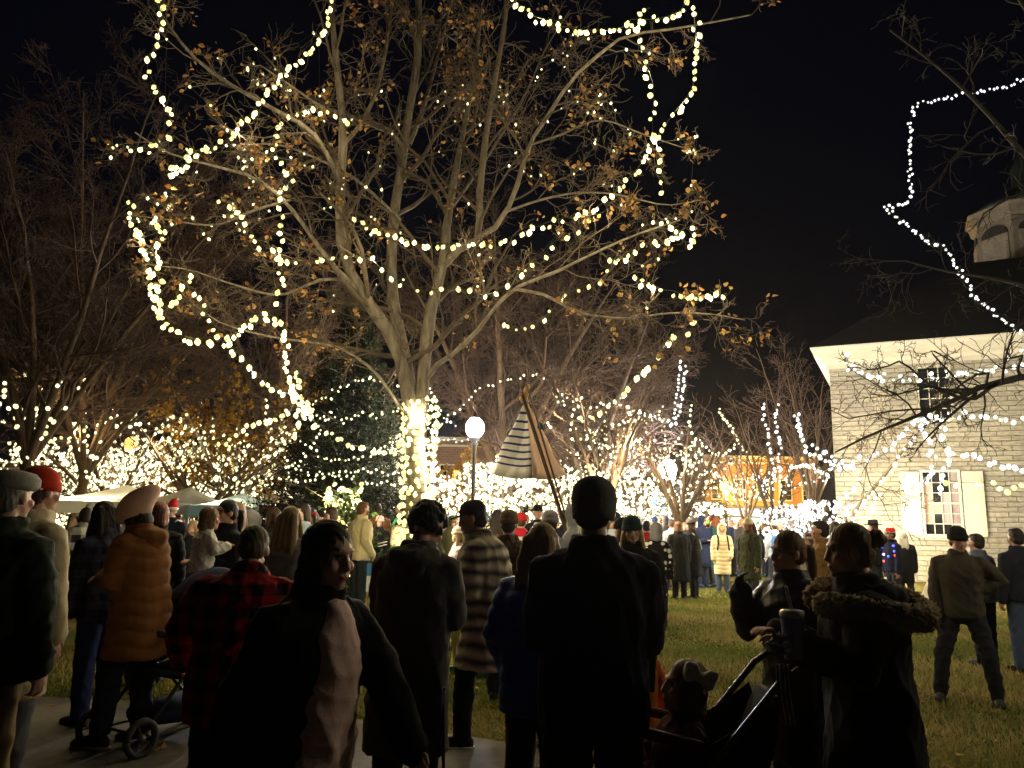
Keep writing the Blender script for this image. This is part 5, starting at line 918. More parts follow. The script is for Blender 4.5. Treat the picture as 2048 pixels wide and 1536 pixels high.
person(1088, 1045, 4.0, -22, 'person with long blonde hair in a blue puffer jacket beside the broad black jacket', (.04, .1, .45), .76, .05, .02, .014, .0, pants=(.05, .05, .06), coatrough=.55, hair=('long', (.3, .19, .075)), group=FG, ps=Pose(.97, 2, arms=('down', 'pocket')))
person(1572, 1060, 4.1, 118, 'person with reddish ponytail in black leather jacket looking left, gloved hand raised', (.012, .011, .011), .5, .035, .05, pants=BLK, coatrough=.5, hair=('pony', (.17, .08, .035)), skin='fair', glove=(.012, .012, .012), group=FG, ps=Pose(.95, 1, head=(0, -12, 0), arms=('phone', 'down')), vox=.007)
def furtrim(root, ps, co_):
    mb = MB(); up = ps.up; pts = [up(q) for q in ((.09, .17, 1.42), (.17, .08, 1.46), (.2, -.04, 1.46), (.17, -.16, 1.44), (.07, -.23, 1.4), (-.07, -.245, 1.37), (-.19, -.19, 1.36), (-.245, -.05, 1.38), (-.22, .08, 1.4), (-.12, .18, 1.41))]; mb.tube(catmull(pts, .03), .052, 12); o = remeshed('fur_trim', mb, cloth((.3, .23, .14), 1., 'plain', 150, None, .9), root, .009, folds(.004, 5, fur=.006), 1)
    g = np.random.default_rng(9); c = catmull(pts, .004); n = 9000; b = c[g.integers(0, len(c), n)]; d = nrm(g.normal(size=(n, 3))); d = d-0; p0 = b+d*.043; tip = b+d*(.058+.018*g.random((n, 1)))+np.array([0, 0, -.012]); s_ = nrm(np.cross(d, g.normal(size=(n, 3))))*.0016; V = np.stack([p0-s_, p0+s_, tip], 1).reshape(-1, 3); me = fast_mesh('fur_hair', V, np.arange(3*n).reshape(-1, 3), cloth((.33, .26, .17), 1., 'plain', 40)); h = link('fur_hair', me, root)
F14 = person(1690, 1045, 3.3, 82, 'person with a blonde hair bun and fur-trimmed long black coat looking left', (.011, .011, .012), .28, .05, .05, pants=BLK, hair=('bun', (.24, .15, .065)), hood=(.012, .012, .013), skin='fair', group=FG, w=1.05, ps=Pose(1.05, 2, head=(2, 0, 0), arms=('hold', 'hold')), extra=furtrim, vox=.007)
person(1915, 1052, 7.5, 152, 'person in black beanie and olive-grey sweater stepping wide with one hand on hip', (.06, .05, .036), .85, .025, pants=(.02, .02, .026), hat_=('beanie', (.015, .014, .014)), skin='fair', group=FG, H=1.63, ps=Pose(1.05, 3, head=(6, 20, 0), arms=('down', 'hip'), legs=('wide', 'wide')))
person(1950, 1066, 9.6, 20, 'person in blue-grey knit behind the olive-grey sweater', (.12, .14, .19), .85, .03, pants=BLK, hair=('short', (.03, .025, .02)), group=MG)
person(2028, 1055, 9.2, 6, 'person in navy sweater and blue jeans at the right edge, seen from behind', (.02, .022, .035), .86, .025, pants=(.06, .085, .15), hair=('short', (.035, .025, .02)), group=MG, w=1.05)
person(1262, 1190, 4.3, 30, 'small child in orange jacket half hidden behind the broad black jacket', (.55, .13, .02), .7, .04, pants=(.4, .09, .02), hair=('short', (.12, .07, .03)), group=FG, H=1.12, w=1.05, headscale=1.35, ps=Pose(1.05, 0, arms=('out', 'down'), headscale=1.35))
# middle distance, left to right
def M_(px, py, Y, yaw, label, **k): k.setdefault('lod', 0); k.setdefault('group', MG); return person(px, py, Y, yaw, label, **k)
M_(172, 1014, 12, 60, 'dark-haired person in black and white jacket between the cream coat and the brown puffer', coat=pattern('plaid', (.02, .02, .03), (.5, .5, .48), .12), hair=('bob', (.02, .015, .01)))
M_(345, 1000, 13, 172, 'person in red santa hat and navy coat facing the camera at left', coat=(.015, .018, .04), hat_=('santa', (.55, .02, .02)), hood=(.55, .5, .42), ps=Pose(1.05, arms=('down', 'pocket')))
M_(390, 1034, 11, 176, 'small pale person with blonde hair left of the toddler, looking up', coat=(.02, .02, .03), hair=('long', (.5, .38, .2)), skin='pale', H=1.5, headscale=1.1, ps=Pose(.9, head=(-22, 0, 0), headscale=1.1))
M_(456, 998, 7.4, 140, 'dark-haired person in black coat carrying the toddler', coat=BLK, hem=.6, hair=('pony', (.018, .013, .01)), lod=1, ps=Pose(.98, -3, arms=('carry', 'carry')))
M_(424, 1013, 7.1, -52, 'toddler in white fleece jacket carried on an arm', coat=(.66, .64, .58), hem=.82, b=.05, fold=.018, pants=(.02, .02, .03), hair=('bob', (.2, .13, .07)), H=.92, headscale=1.6, lift=True, lod=1, w=1.1, ps=Pose(1.1, 4, headscale=1.6, arms=('hold', 'hold'), legs=(((.2, .7, -.6), (0, -.1, -1)), ((.2, .7, -.6), (0, -.1, -1)))))
M_(479, 1005, 9.6, 12, 'person with long light-brown hair in navy coat right of the toddler', coat=(.025, .035, .08), hair=('long', (.2, .11, .06)))
M_(506, 1018, 10, -6, 'person in grey hooded sweatshirt with the hood up', coat=(.3, .31, .32), hat_=('hood', (.2, .2, .21)))
M_(546, 1014, 10, 78, 'person with long dark brown hair in profile holding a cup', coat=BLK, hair=('long', (.035, .02, .012)), ps=Pose(.95, arms=('hold', 'hold')))
M_(585, 1012, 6.6, -8, 'person with very long blonde hair in grey jacket, seen from behind', coat=(.17, .165, .16), hair=('long', (.26, .18, .075)), lod=1, ps=Pose(.97))
M_(607, 1006, 10.5, 152, 'dark-haired person with pale blue scarf beside the long blonde hair', coat=(.42, .55, .68), hair=('bob', (.025, .018, .015)), skin='pale')
M_(622, 1016, 11.2, 172, 'person in red headband left of the narrow evergreen bush', coat=(.4, .35, .26), hair=('long', (.05, .03, .02)), hat_=('headband', (.4, .06, .03)), skin='pale')
M_(638, 1020, 11.8, 150, 'person in black cap just left of the narrow evergreen bush', coat=(.5, .36, .2), hat_=('cap', BLK), skin='fair')
M_(662, 1012, 11, 72, 'person with short dark hair and cream jacket facing left before the evergreen bush', coat=(.58, .5, .34), hair=('short', (.04, .026, .018)))
M_(728, 1003, 13.3, -48, 'bearded person in cream fleece jacket standing by the evergreen bush', coat=(.66, .58, .33), hem=.84, b=.03, pants=(.022, .032, .035), hair=('short', (.13, .06, .028)), beard=(.12, .055, .025), lod=1, H=1.86, ps=Pose(1.05, arms=('pocket', 'pocket')))
M_(757, 1006, 17, 6, 'person in rust-coloured jacket right of the cream fleece jacket', coat=(.3, .11, .05), hair=('short', (.03, .022, .018)), w=1.1)
def stripes(root, ps, co_):
    for z, r in ((1.2, .2), (1.14, .205)):
        mb = MB(); a = np.linspace(.5, 2.64, 12); mb.tube([ps.up((.215*math.cos(t), .165*math.sin(t)+.0, z+.02*math.sin(3*t))) for t in a], .012, 5); mb.build('chest_stripe', cloth((.7, .7, .7)), root)
M_(760, 1030, 15.5, 178, 'child in pale pink hat and black striped jersey behind the cream fleece jacket', coat=BLK, hat_=('beanie', (.6, .4, .38)), hair=('bob', (.05, .03, .02)), extra=stripes)
M_(779, 1016, 20, 20, 'person in dark hood before the lit trunk', coat=(.05, .06, .055), hat_=('hood', (.06, .06, .055)))
M_(800, 1002, 17, 80, 'slim person in long black coat just left of the wrapped trunk', coat=BLK, hem=.3, hair=('pony', (.015, .012, .01)))
M_(917, 1050, 10, 95, 'person in lavender-pink puffer coat half hidden behind the ball cap', coat=(.5, .36, .46), hem=.6, b=.045, puff=.014, hair=('long', (.35, .25, .12)), hat_=('beanie', (.55, .52, .48)))
M_(995, 1018, 12, 10, 'dark-haired person between the ball cap and the camouflage coat', coat=(.1, .04, .03), hair=('long', (.025, .018, .014)))
M_(1019, 1018, 7.3, -12, 'person in brown knit beanie and brown camouflage coat, seen from behind', coat=pattern('camo', (.07, .045, .025), (.03, .02, .013), .09, (.13, .09, .05)), b=.035, hat_=('beanie', (.17, .11, .06)), lod=1, w=1.08, ps=Pose(1.08))
def pack(col):
    def f(root, ps, co_):
        mb = MB(); up = ps.up; T = ps.T; mb.loft([up((0, -.21, z)) for z in (.98, 1.0, 1.1, 1.25, 1.36, 1.4)], T@np.array([1., 0, 0]), T@np.array([0, 1., 0]), [.1, .15, .165, .16, .13, .07], [.05, .085, .095, .085, .07, .04], 16, p=.7); o = mb.build('backpack', cloth(col), root)
        for sx in (-1, 1): q = MB(); q.tube([up((.09*sx, -.15, 1.36)), up((.11*sx, -.06, 1.47)), up((.125*sx, .08, 1.44)), up((.13*sx, .165, 1.3)), up((.14*sx, .14, 1.15)), up((.16*sx, -.02, 1.05))], .018, 6, flat=.5); q.build('strap', cloth(BLK), o)
    return f
M_(1044, 1024, 12, -14, 'person in red beanie and red jacket with a pale backpack', coat=(.5, .02, .04), hat_=('beanie', (.55, .02, .02)), extra=pack((.55, .53, .5)))
M_(1076, 1008, 14.5, 168, 'person in black brimmed hat and black and white jersey left of the lantern pole', coat=pattern('camo', BLK, (.02, .02, .02), .25, (.7, .7, .7)), hat_=('brimhat', BLK), skin='fair')
HOLD = M_(1100, 1019, 8.1, 8, 'person in grey and red knit hat holding up the striped lantern on its poles', coat=(.3, .31, .34), hat_=('beanie', (.32, .3, .3)), ps=Pose(1.02, arms=('up', 'front')))
M_(1130, 1019, 13, 0, 'person in dark green beanie behind the lantern pole', coat=(.03, .035, .05), hat_=('beanie', (.02, .03, .02)))
M_(1228, 1022, 11, 150, 'person in pale blue jacket and dark hat just right of the grey beanie', coat=(.45, .55, .68), hat_=('beanie', (.04, .05, .1)))
M_(1243, 1034, 8.6, 60, 'person in black beanie close behind the smiling face', coat=(.4, .46, .55), hat_=('beanie', BLK), hair=('long', (.12, .07, .04)))
person(1262, 1030, 6.8, 172, 'smiling blonde person in dark teal beanie facing the camera', BLK, .6, .04, .03, pants=BLK, hair=('long', (.4, .27, .12)), hat_=('beanie', (.012, .05, .05)), skin='pale', smile=True, group=MG, ps=Pose(.97, 0, head=(2, 0, 5), arms=('pocket', 'pocket')), vox=.007)
M_(1292, 1040, 14, 0, 'person in red jacket seen between the teal beanie and the spotted hood', coat=(.5, .03, .03), hair=('short', (.03, .02, .02)))
M_(1312, 1043, 12, -8, 'person in black coat with white spots and grey hood', coat=pattern('dots', BLK, (.75, .75, .72), .1), hem=.55, hat_=('hood', (.25, .26, .27)), hair=('short', (.05, .04, .03)))
M_(1326, 1090, 17.6, 172, 'child in red beanie and black coat beside the long black coat', coat=BLK, hem=.5, b=.04, pants=BLK, hat_=('beanie', (.6, .02, .03)), skin='pale', H=1.12, w=1.05, headscale=1.4, ps=Pose(1.05, headscale=1.4))
M_(1343, 1038, 19, 10, 'person in pale grey-blue jacket behind the long black coat', coat=(.5, .54, .6), hair=('buzz', (.1, .08, .06)))
M_(1356, 1042, 16.8, 10, 'brown-haired person in long black coat, seen from behind on the lawn', coat=(.006, .007, .007), hem=.42, b=.045, flare=.06, pants=BLK, hair=('bob', (.16, .08, .035)), lod=1)
def sash(root, ps, co_):
    mb = MB(); mb.tube([ps.up(q) for q in ((-.17, -.05, 1.46), (-.05, -.17, 1.3), (.1, -.17, 1.12), (.2, -.06, .98))], .014, 6); mb.build('bag_strap', cloth((.6, .6, .58)), root)
M_(1381, 1040, 17.1, 62, 'dark-coated person in headband leaning close to the brown-haired one', coat=(.007, .007, .008), hem=.5, b=.04, pants=BLK, hair=('bob', (.06, .035, .02)), hat_=('headband', BLK), extra=sash, lod=1, ps=Pose(1, 2, arms=('pocket', 'front')))
def straps(root, ps, co_):
    for sx in (-1, 1): q = MB(); q.tube([ps.up(v) for v in ((.1*sx, -.15, 1.42), (.115*sx, .0, 1.485), (.12*sx, .135, 1.42), (.13*sx, .19, 1.25), (.15*sx, .17, 1.1))], .02, 6, flat=.5); q.build('strap', cloth(BLK), root)
M_(1443, 1045, 18.5, 176, 'person in long cream quilted coat with the hood up walking towards the camera', coat=(.62, .52, .3), hem=.48, b=.05, puff=.014, pants=(.05, .07, .1), hat_=('hood', (.62, .52, .3)), hair=('short', (.05, .03, .02)), skin='tan', lod=1, extra=straps, ps=Pose(.98, arms=('down', 'pocket'), legs=('stand', ((.02, .15, -1), (0, -.15, -1)))))
M_(1495, 1030, 15, 118, 'person in cream bobble hat and dark green coat right of the cream quilted coat', coat=(.05, .06, .03), hem=.6, b=.035, pants=(.05, .06, .08), hair=('long', (.16, .06, .03)), hat_=('pombeanie', (.66, .6, .4)), lod=1, extra=pack((.02, .022, .035)))
M_(1413, 1038, 21, 10, 'person in lime green beanie behind the cream quilted coat', coat=(.02, .03, .06), hat_=('beanie', (.35, .6, .08)))
M_(1548, 1040, 19, 0, 'person with bright blue backpack in the crowd left of the ponytail', coat=(.5, .55, .62), hat_=('beanie', (.5, .45, .35)), extra=pack((.01, .18, .6)))
M_(1616, 1066, 10.5, 130, 'small face in grey hood between the ponytail and the brown jacket', coat=(.3, .28, .24), hat_=('headband', (.5, .48, .44)), hair=('long', (.12, .07, .04)))
M_(1638, 1040, 9.2, 62, 'person in mustard-brown jacket with short dark hair facing left', coat=(.22, .12, .03), hair=('short', (.03, .02, .015)), skin='fair', lod=1, w=1.06)
M_(1668, 1042, 14, 30, 'person in maroon jacket behind the mustard-brown jacket', coat=(.1, .02, .02), hair=('long', (.05, .03, .02)))
M_(1744, 1038, 15.6, 40, 'person in black brimmed hat with red band left of the red hat', coat=BLK, hat_=('brimhat', BLK))
def leds(root, ps, co_):
    g = np.random.default_rng(4)
    for i in range(16):
        z = g.uniform(1.0, 1.42); a = g.uniform(-1.4, 2.9); p = ps.up((.225*math.cos(a), .16*math.sin(a), z)); c = ((.02, .04, 1.), (1., .04, .03), (.03, .06, 1.), (.8, .8, 1.))[i % 4]; q = MB(); q.ell(p, (.028, .028, .028), 8, 6); q.build('led_bulb', glow('led', c, 1.6), root)
M_(1779, 1054, 15, 96, 'person in red hat with wide cream brim wearing blue and red lights', coat=(.012, .014, .04), b=.03, hat_=('brimhat', (.5, .015, .015), cloth((.6, .5, .36))), extra=leds, lod=1)
M_(1804, 1060, 15.8, -20, 'person in cream hood and dark coat against the courthouse wall', coat=BLK, hem=.6, hat_=('hood', (.62, .57, .44)), hair=('long', (.5, .45, .35)))
bake()

# ------------------------------------------------------------ far crowd: small figures of one mesh each, dressed from a wardrobe
def far_proto(k):
    g = np.random.default_rng(100+k); arms = [('down', 'down'), ('pocket', 'pocket'), ('hold', 'down'), ('front', 'front'), ('down', 'phone'), ('pocket', 'down')][k % 6]; legs = [('stand', 'stand'), ('fwd', 'rear'), ('stand', 'stand')][k % 3]; ps = Pose(g.uniform(.94, 1.1), g.uniform(0, 6), head=(g.uniform(-5, 15), g.uniform(-30, 30), 0), arms=arms, legs=legs); mb = MB(); sub = MB(); headmesh(sub, ps, 0)
    for i in (0, 1): hand(sub, ps, i, False)
    def put(m, mi):
        for v, in zip(m.v): pass
        mb.add(np.vstack(m.v), m.f, mi)
    put(sub, 0); put(coatmesh(ps, (.85, .6, .8, .5)[k % 4], .035, .02), 1); put(legmesh(ps, .01), 2)
    for i in (0, 1): put(shoe(ps, i), 2)
    hk = k % 4; h = MB(); c, M = ps.head, ps.M; W = lambda o: c+M@np.array(o)
    if hk == 0: h = hairmesh(ps, 'short', 0)
    elif hk == 1: h = hairmesh(ps, 'long', 0)
    elif hk == 2: h.loft([W((0, y, z)) for z, y in ((.0, -.012), (.03, -.014), (.09, -.02), (.13, -.02), (.15, -.02))], M@np.array([1., 0, 0]), M@np.array([0, 1., 0]), [.09, .096, .09, .062, .02], [.108, .114, .104, .07, .022], 12); h.ell(W((0, -.045, -.04)), (.075, .06, .07), 10, 7, M)
    else: h.ell(W((0, -.03, .012)), (.107, .115, .14), 12, 9, M); h.ell(W((0, -.05, -.1)), (.11, .095, .1), 10, 8, M)
    put(h, 3); me = mb.mesh('person'); me.polygons.foreach_set('material_index', mb.m); me.polygons.foreach_set('use_smooth', [True]*len(me.polygons))
    for i in range(4): me.materials.append(cloth((.3, .2, .15)))
    return me, ps.dz
PRO = [far_proto(k) for k in range(12)]
COATS = [('black', (.007, .007, .008)), ('navy', (.02, .028, .07)), ('grey', (.2, .2, .21)), ('white', (.62, .62, .6)), ('cream', (.55, .46, .3)), ('red', (.26, .02, .025)), ('brown', (.14, .075, .035)), ('olive', (.08, .085, .035)), ('blue', (.04, .1, .3)), ('maroon', (.14, .02, .03)), ('pink', (.5, .22, .26)), ('charcoal', (.05, .05, .055)), ('tan', (.36, .24, .12)), ('teal', (.02, .07, .08))]
HAIRC = [('dark', (.02, .015, .012)), ('brown', (.09, .05, .028)), ('blond', (.36, .24, .1)), ('grey', (.25, .24, .23)), ('auburn', (.18, .06, .025))]
HATC = [('red', (.3, .03, .03)), ('black', (.008, .008, .009)), ('grey', (.14, .14, .15)), ('cream', (.5, .44, .33)), ('black', (.015, .015, .016)), ('white', (.65, .64, .6)), ('grey', (.22, .22, .23)), ('green', (.05, .2, .06)), ('blue', (.03, .05, .15))]
ZONES = [(10, 330, 'at far left under the white tent'), (330, 520, 'behind the toddler at left'), (520, 700, 'before the grey tent'), (700, 860, 'behind the wrapped trunk'), (860, 1010, 'near the white globe lamp'), (1010, 1120, 'behind the lantern pole'), (1120, 1270, 'behind the grey beanie'), (1270, 1370, 'under the farther white lamp'), (1370, 1470, 'before the bright shop front'), (1470, 1560, 'before the ochre brick shop'), (1560, 1700, 'left of the courthouse corner')]
def far_crowd():
    used = set(); n = 0
    for zi, (x0, x1, where) in enumerate(ZONES):
        cnt = int((x1-x0)/(11.5 if zi < 6 else 4.8))+1; tries = 0; made = 0
        while made < cnt and tries < 2500:
            tries += 1; px = random.uniform(x0, x1); Y = random.choice([random.uniform(17, 24), random.uniform(20, 30), random.uniform(24, 38)])+(3 if x0 >= 1270 else 0); k = random.randrange(12); hk = k % 4; cn, cc = random.choice(COATS if random.random() < .6 else COATS[:3]+COATS[11:12]); p = P(px, 1040, Y)
            if hk in (0, 1): hn, hc = random.choice(HAIRC); head = ('short ' if hk == 0 else 'long ')+hn+' hair'
            elif hk == 2: hn, hc = random.choice(HATC); head = hn+' knit hat'
            else: hn, hc = cn, tuple(np.array(cc)*.9); head = 'the hood up'
            lab = 'person in %s coat with %s %s' % (cn, head, where)
            if lab in used: continue
            if p[0] > 7.5 and Y > 22 and px > 1660: continue
            used.add(lab); me, dz = PRO[k]; o = link('person', me); s = random.gauss(.965, .05); s = min(max(s, .8), 1.06); yaw = random.choice([random.uniform(-40, 40), random.uniform(140, 220), random.uniform(0, 360)]); o.location = (p[0], p[1], dz*s); o.scale = (s, s, s); o.rotation_euler = (0, 0, R(yaw))
            mats = [cloth(random.choice([(.5, .3, .22), (.6, .4, .3), (.42, .25, .16)]), .6), cloth(cc), cloth(random.choice([BLK, (.03, .045, .09), (.06, .06, .065)])), cloth(hc)]
            for i, m in enumerate(mats): o.material_slots[i].link = 'OBJECT'; o.material_slots[i].material = m
            tag(o, lab, 'person', 'far crowd'); made += 1; n += 1
    print('far crowd', n)
far_crowd()
# ------------------------------------------------------------ things carried, pushed and standing about
def lantern():
    Y = 8.8; ap = P(1052, 800, Y); root = empty('cloth_lantern', 'pyramid lantern of navy-striped and cream cloth raised on long wooden poles', 'lantern', ap)
    cx = P(1058, 945, Y); hw = .43; zb = P(1058, 948, Y)[2]; ca = R(28); ctr = np.array([cx[0]-.01, Y, zb]); cor = [ctr+np.array([math.cos(ca+a)*hw, math.sin(ca+a)*hw, (0, -.07, .0, .02)[i]]) for i, a in enumerate((R(150), R(248), R(338), R(60)))]; z = ap[2]
    def cloth_m(kind):
        if kind == 'plain': return surf('canvas', (.78, .54, .38), (.68, .46, .32), 9, .9, .25)
        m, t, b = nodes_of('striped_canvas'); N = t.nodes.new; L = t.links.new; tc = N('ShaderNodeTexCoord'); sp = N('ShaderNodeSeparateXYZ'); L(tc.outputs['UV'], sp.inputs[0]); mu = N('ShaderNodeMath'); mu.operation = 'MULTIPLY'; mu.inputs[1].default_value = 10; pw = N('ShaderNodeMath'); pw.operation = 'POWER'; L(sp.outputs[1], pw.inputs[0]); pw.inputs[1].default_value = 1.25; L(pw.outputs[0], mu.inputs[0]); fr = N('ShaderNodeMath'); fr.operation = 'FRACT'; L(mu.outputs[0], fr.inputs[0]); g = N('ShaderNodeMath'); g.operation = 'LESS_THAN'; L(fr.outputs[0], g.inputs[0]); g.inputs[1].default_value = .3; lt = N('ShaderNodeMath'); lt.operation = 'LESS_THAN'; L(sp.outputs[1], lt.inputs[0]); lt.inputs[1].default_value = .86; m2 = N('ShaderNodeMath'); m2.operation = 'MULTIPLY'; L(g.outputs[0], m2.inputs[0]); L(lt.outputs[0], m2.inputs[1])
        mx = N('ShaderNodeMix'); mx.data_type = 'RGBA'; mx.inputs[6].default_value = (.8, .78, .74, 1); mx.inputs[7].default_value = (.016, .03, .2, 1); L(m2.outputs[0], mx.inputs[0]); L(mx.outputs[2], b.inputs['Base Color']); b.inputs['Roughness'].default_value = .9; return m
    for i in range(4):
        a, b_ = cor[i], cor[(i+1) % 4]; n = 10; V = []; uv = []
        for j in range(n+1):
            for k in range(n+1):
                f = j/n; q = a*(1-k/n)+b_*(k/n); p = ap+(q-ap)*max(f, .04); p = p-np.array([0, 0, .03*math.sin(math.pi*k/n)*f*f]); c = ctr-p; p = p+nrm(np.array([c[0], c[1], 0]))*(.06*math.sin(math.pi*f)*math.sin(math.pi*k/n)+.022*f*math.sin(k*1.9+j*.8+i*2)+.012*f*math.sin(k*3.1-j*1.3)); V.append(p-ap); uv.append((k/n, f))
        m = MB(); m.add(V, [(j*(n+1)+k, j*(n+1)+k+1, (j+1)*(n+1)+k+1, (j+1)*(n+1)+k) for j in range(n) for k in range(n)]); o = m.build('cloth_panel', cloth_m('stripe' if i in (0, 3) else 'plain'), root); ul = o.data.uv_layers.new(name='UVMap')
        for l in o.data.loops: ul.data[l.index].uv = uv[l.vertex_index]
        so = o.modifiers.new('s', 'SOLIDIFY'); so.thickness = .006
    hold = world(HOLD[0], HOLD[1].wr[0]+HOLD[1].hd[0]*.1); M_W = surf('pole_wood', (.22, .12, .06), (.13, .07, .035), 6, .8, .2, stretch=(1, 1, .15))
    for dx, top in ((0, (1040, 768)), (.03, (1052, 765)), (-.02, (1043, 790))):
        t = P(*top, Y-.38)-ap; q = MB(); e = hold-ap+np.array([dx, dx, -.35]); q.tube([t, t*.5+e*.5, e], .011, 7); q.build('pole', M_W, root)
    b = MB(); b.tube([np.array([-.03, 0, .02]), np.array([0, 0, .1]), np.array([.02, 0, .17])], [.05, .035, .02], 8); b.build('pole_wrap', surf('raffia', (.5, .3, .1), (.3, .17, .05), 40, .9, .6), root)
    q = MB(); q.ell(P(1081, 853, Y-.3)-ap, (.035, .012, .04), 10, 8); q.build('blue_charm', cloth((.02, .1, .13)), root)
lantern()
def stroller(label, px, py, Y, yaw, fab, accent, canopy=True):
    """push chair facing +Y local: seat, frame, wheels, basket, handle"""
    p = P(px, py, Y); root = empty('stroller', label, 'stroller', (p[0], Y, 0), R(yaw)); fr = surf('frame_metal', (.04, .04, .042), None, 5, .45, 0, metal=.6); T = lambda pts, r=.014: MB().tube(pts, r, 8)
    f = MB()
    for sx in (-1, 1):
        x = .24*sx; f.tube([(x, .42, .12), (x, .1, .5), (x, -.3, .98), (x, -.4, 1.05)], .014, 8); f.tube([(x, -.38, .13), (x, -.1, .42), (x, .18, .62)], .013, 8); f.tube([(x, -.38, .13), (x, .42, .12)], .01, 6)
    for y, z in ((.1, .5), (-.38, .16), (.42, .14)): f.tube([(-.24, y, z), (.24, y, z)], .01, 6)
    f.build('frame', fr, root); h = MB(); h.tube(catmull([(-.24, -.4, 1.05), (-.2, -.47, 1.08), (0, -.5, 1.09), (.2, -.47, 1.08), (.24, -.4, 1.05)], .05), .02, 10); h.build('handle', surf('foam', (.015, .015, .016), None, 30, .5), root)
    for sx in (-1, 1):
        for y in (.43, -.4):
            w = MB(); a = np.linspace(0, 2*math.pi, 21); c = np.array([.26*sx, y, .13]); w.tube([c+.105*np.array([0, math.cos(t), math.sin(t)]) for t in a], .024, 8, cap=False); wo = w.build('wheel', surf('tyre', (.02, .02, .02), None, 20), root); q = MB(); [q.tube([c, c+.1*np.array([0, math.cos(t), math.sin(t)])], .007, 5) for t in a[:20:4]]; q.ell(c, (.03, .03, .03), 8, 6); q.build('rim', surf('rim_grey', (.08, .08, .085), None, 5, .4, 0), wo)
    s = MB(); s.loft([(0, .3, .52), (0, .1, .47), (0, -.1, .48), (0, -.2, .6), (0, -.28, .82), (0, -.3, .9)], (1, 0, 0), [(0, .1, 1), (0, 0, 1), (0, .4, 1), (0, 1, .5), (0, 1, .3), (0, 1, .2)], [.19, .21, .215, .21, .2, .16], [.03, .04, .05, .045, .04, .03], 14, p=.7)
    for sx in (-1, 1): s.loft([(.215*sx, .2, .56), (.22*sx, 0, .6), (.22*sx, -.2, .7), (.2*sx, -.28, .84)], (1, 0, 0), (0, .3, 1), [.012]*4, [.05, .1, .12, .06], 10)
    s.build('seat', fab, root); b = MB(); b.loft([(0, .25, .2), (0, .0, .2), (0, -.3, .22)], (1, 0, 0), (0, 0, 1), [.18, .21, .2], [.05, .07, .08], 14, p=.6); b.build('basket', fab, root)
    br = MB(); br.tube(catmull([(-.22, .02, .72), (-.18, .25, .76), (0, .32, .77), (.18, .25, .76), (.22, .02, .72)], .05), .024, 8); br.build('bumper_bar', accent, root)
    if canopy:
        k = MB(); n = 10
        V = [(.23*math.cos(u)*1.0, -.28+.36*math.sin(v), .82+.36*math.sin(u)*math.cos(v)) for v in np.linspace(-.35, 1.15, n+1) for u in np.linspace(0, math.pi, n+1)]; k.add(V, [(j*(n+1)+i, j*(n+1)+i+1, (j+1)*(n+1)+i+1, (j+1)*(n+1)+i) for j in range(n) for i in range(n)]); o = k.build('canopy', fab, root); q = o.modifiers.new('s', 'SOLIDIFY'); q.thickness = .012
    return root
N_FAB = cloth((.02, .025, .06), .95); D_FAB = cloth((.01, .009, .01), .95)
stroller('navy stroller with folded canopy between the brown puffer and the plaid jacket', 362, 1250, 5.9, 150, N_FAB, cloth((.02, .02, .02), .5))
ST = stroller('black stroller with maroon bar beside the broad black jacket, child seated in it', 1392, 1400, 3.5, 84, D_FAB, cloth((.07, .01, .012), .6), canopy=False)
def in_st(p): return np.array(ST.matrix_basis@Vector(p))
person(1374, 1318, 3.52, 96, 'child with brown hair and big white bow seated in the black stroller', (.06, .01, .012), .8, .035, pants=(.3, .02, .02), shoes=(.5, .45, .42), hair=('bob', (.1, .05, .025)), hat_=('bow', (.72, .68, .6)), skin='fair', H=1.0, lift=True, headscale=1.3, w=1.1, group='people close to the camera', ps=Pose(1.1, -8, headscale=1.3, arms=('front', 'front'), legs=(((.12, 1, -.1), (0, .25, -1)), ((.12, 1, -.1), (0, .25, -1)))), lod=1)
bake()
def cup(name, label, p, r, h, body, lid, straw=False, handle=False):
    root = empty(name, label, 'cup', p, group=None); b = MB(); b.lathe([(r*.72, 0), (r*.76, .004), (r*.98, h*.97), (r, h), (r*.93, h+.002)], n=24); b.build('body', body, root); l = MB(); l.lathe([(r*1.03, h-.004), (r*1.06, h+.004), (r*1.04, h+.016), (r*.9, h+.024), (r*.5, h+.026)], n=24); l.build('lid', lid, root)
    if straw: s = MB(); s.tube([(.01, 0, h*.6), (.0, 0, h+.02), (-.02, 0, h+.11)], .006, 8); s.build('straw', surf('straw_clear', (.3, .3, .36), None, 5, .2, 0), root)
    return root
M_BC = surf('black_plastic', (.014, .016, .02), None, 5, .25, 0)
cup('travel_cup', 'black lidded travel cup standing in the tray of the black stroller', P(1294, 1382, 3.4), .042, .135, M_BC, M_BC)
tm = cup('tumbler', 'purple tumbler with clear lid and straw held before the fur-trimmed coat', P(1588, 1318, 3.12), .046, .16, surf('purple_steel', (.1, .085, .3), (.085, .07, .26), 3, .35, 0), surf('clear_lid', (.5, .5, .56), None, 5, .1, 0), True)
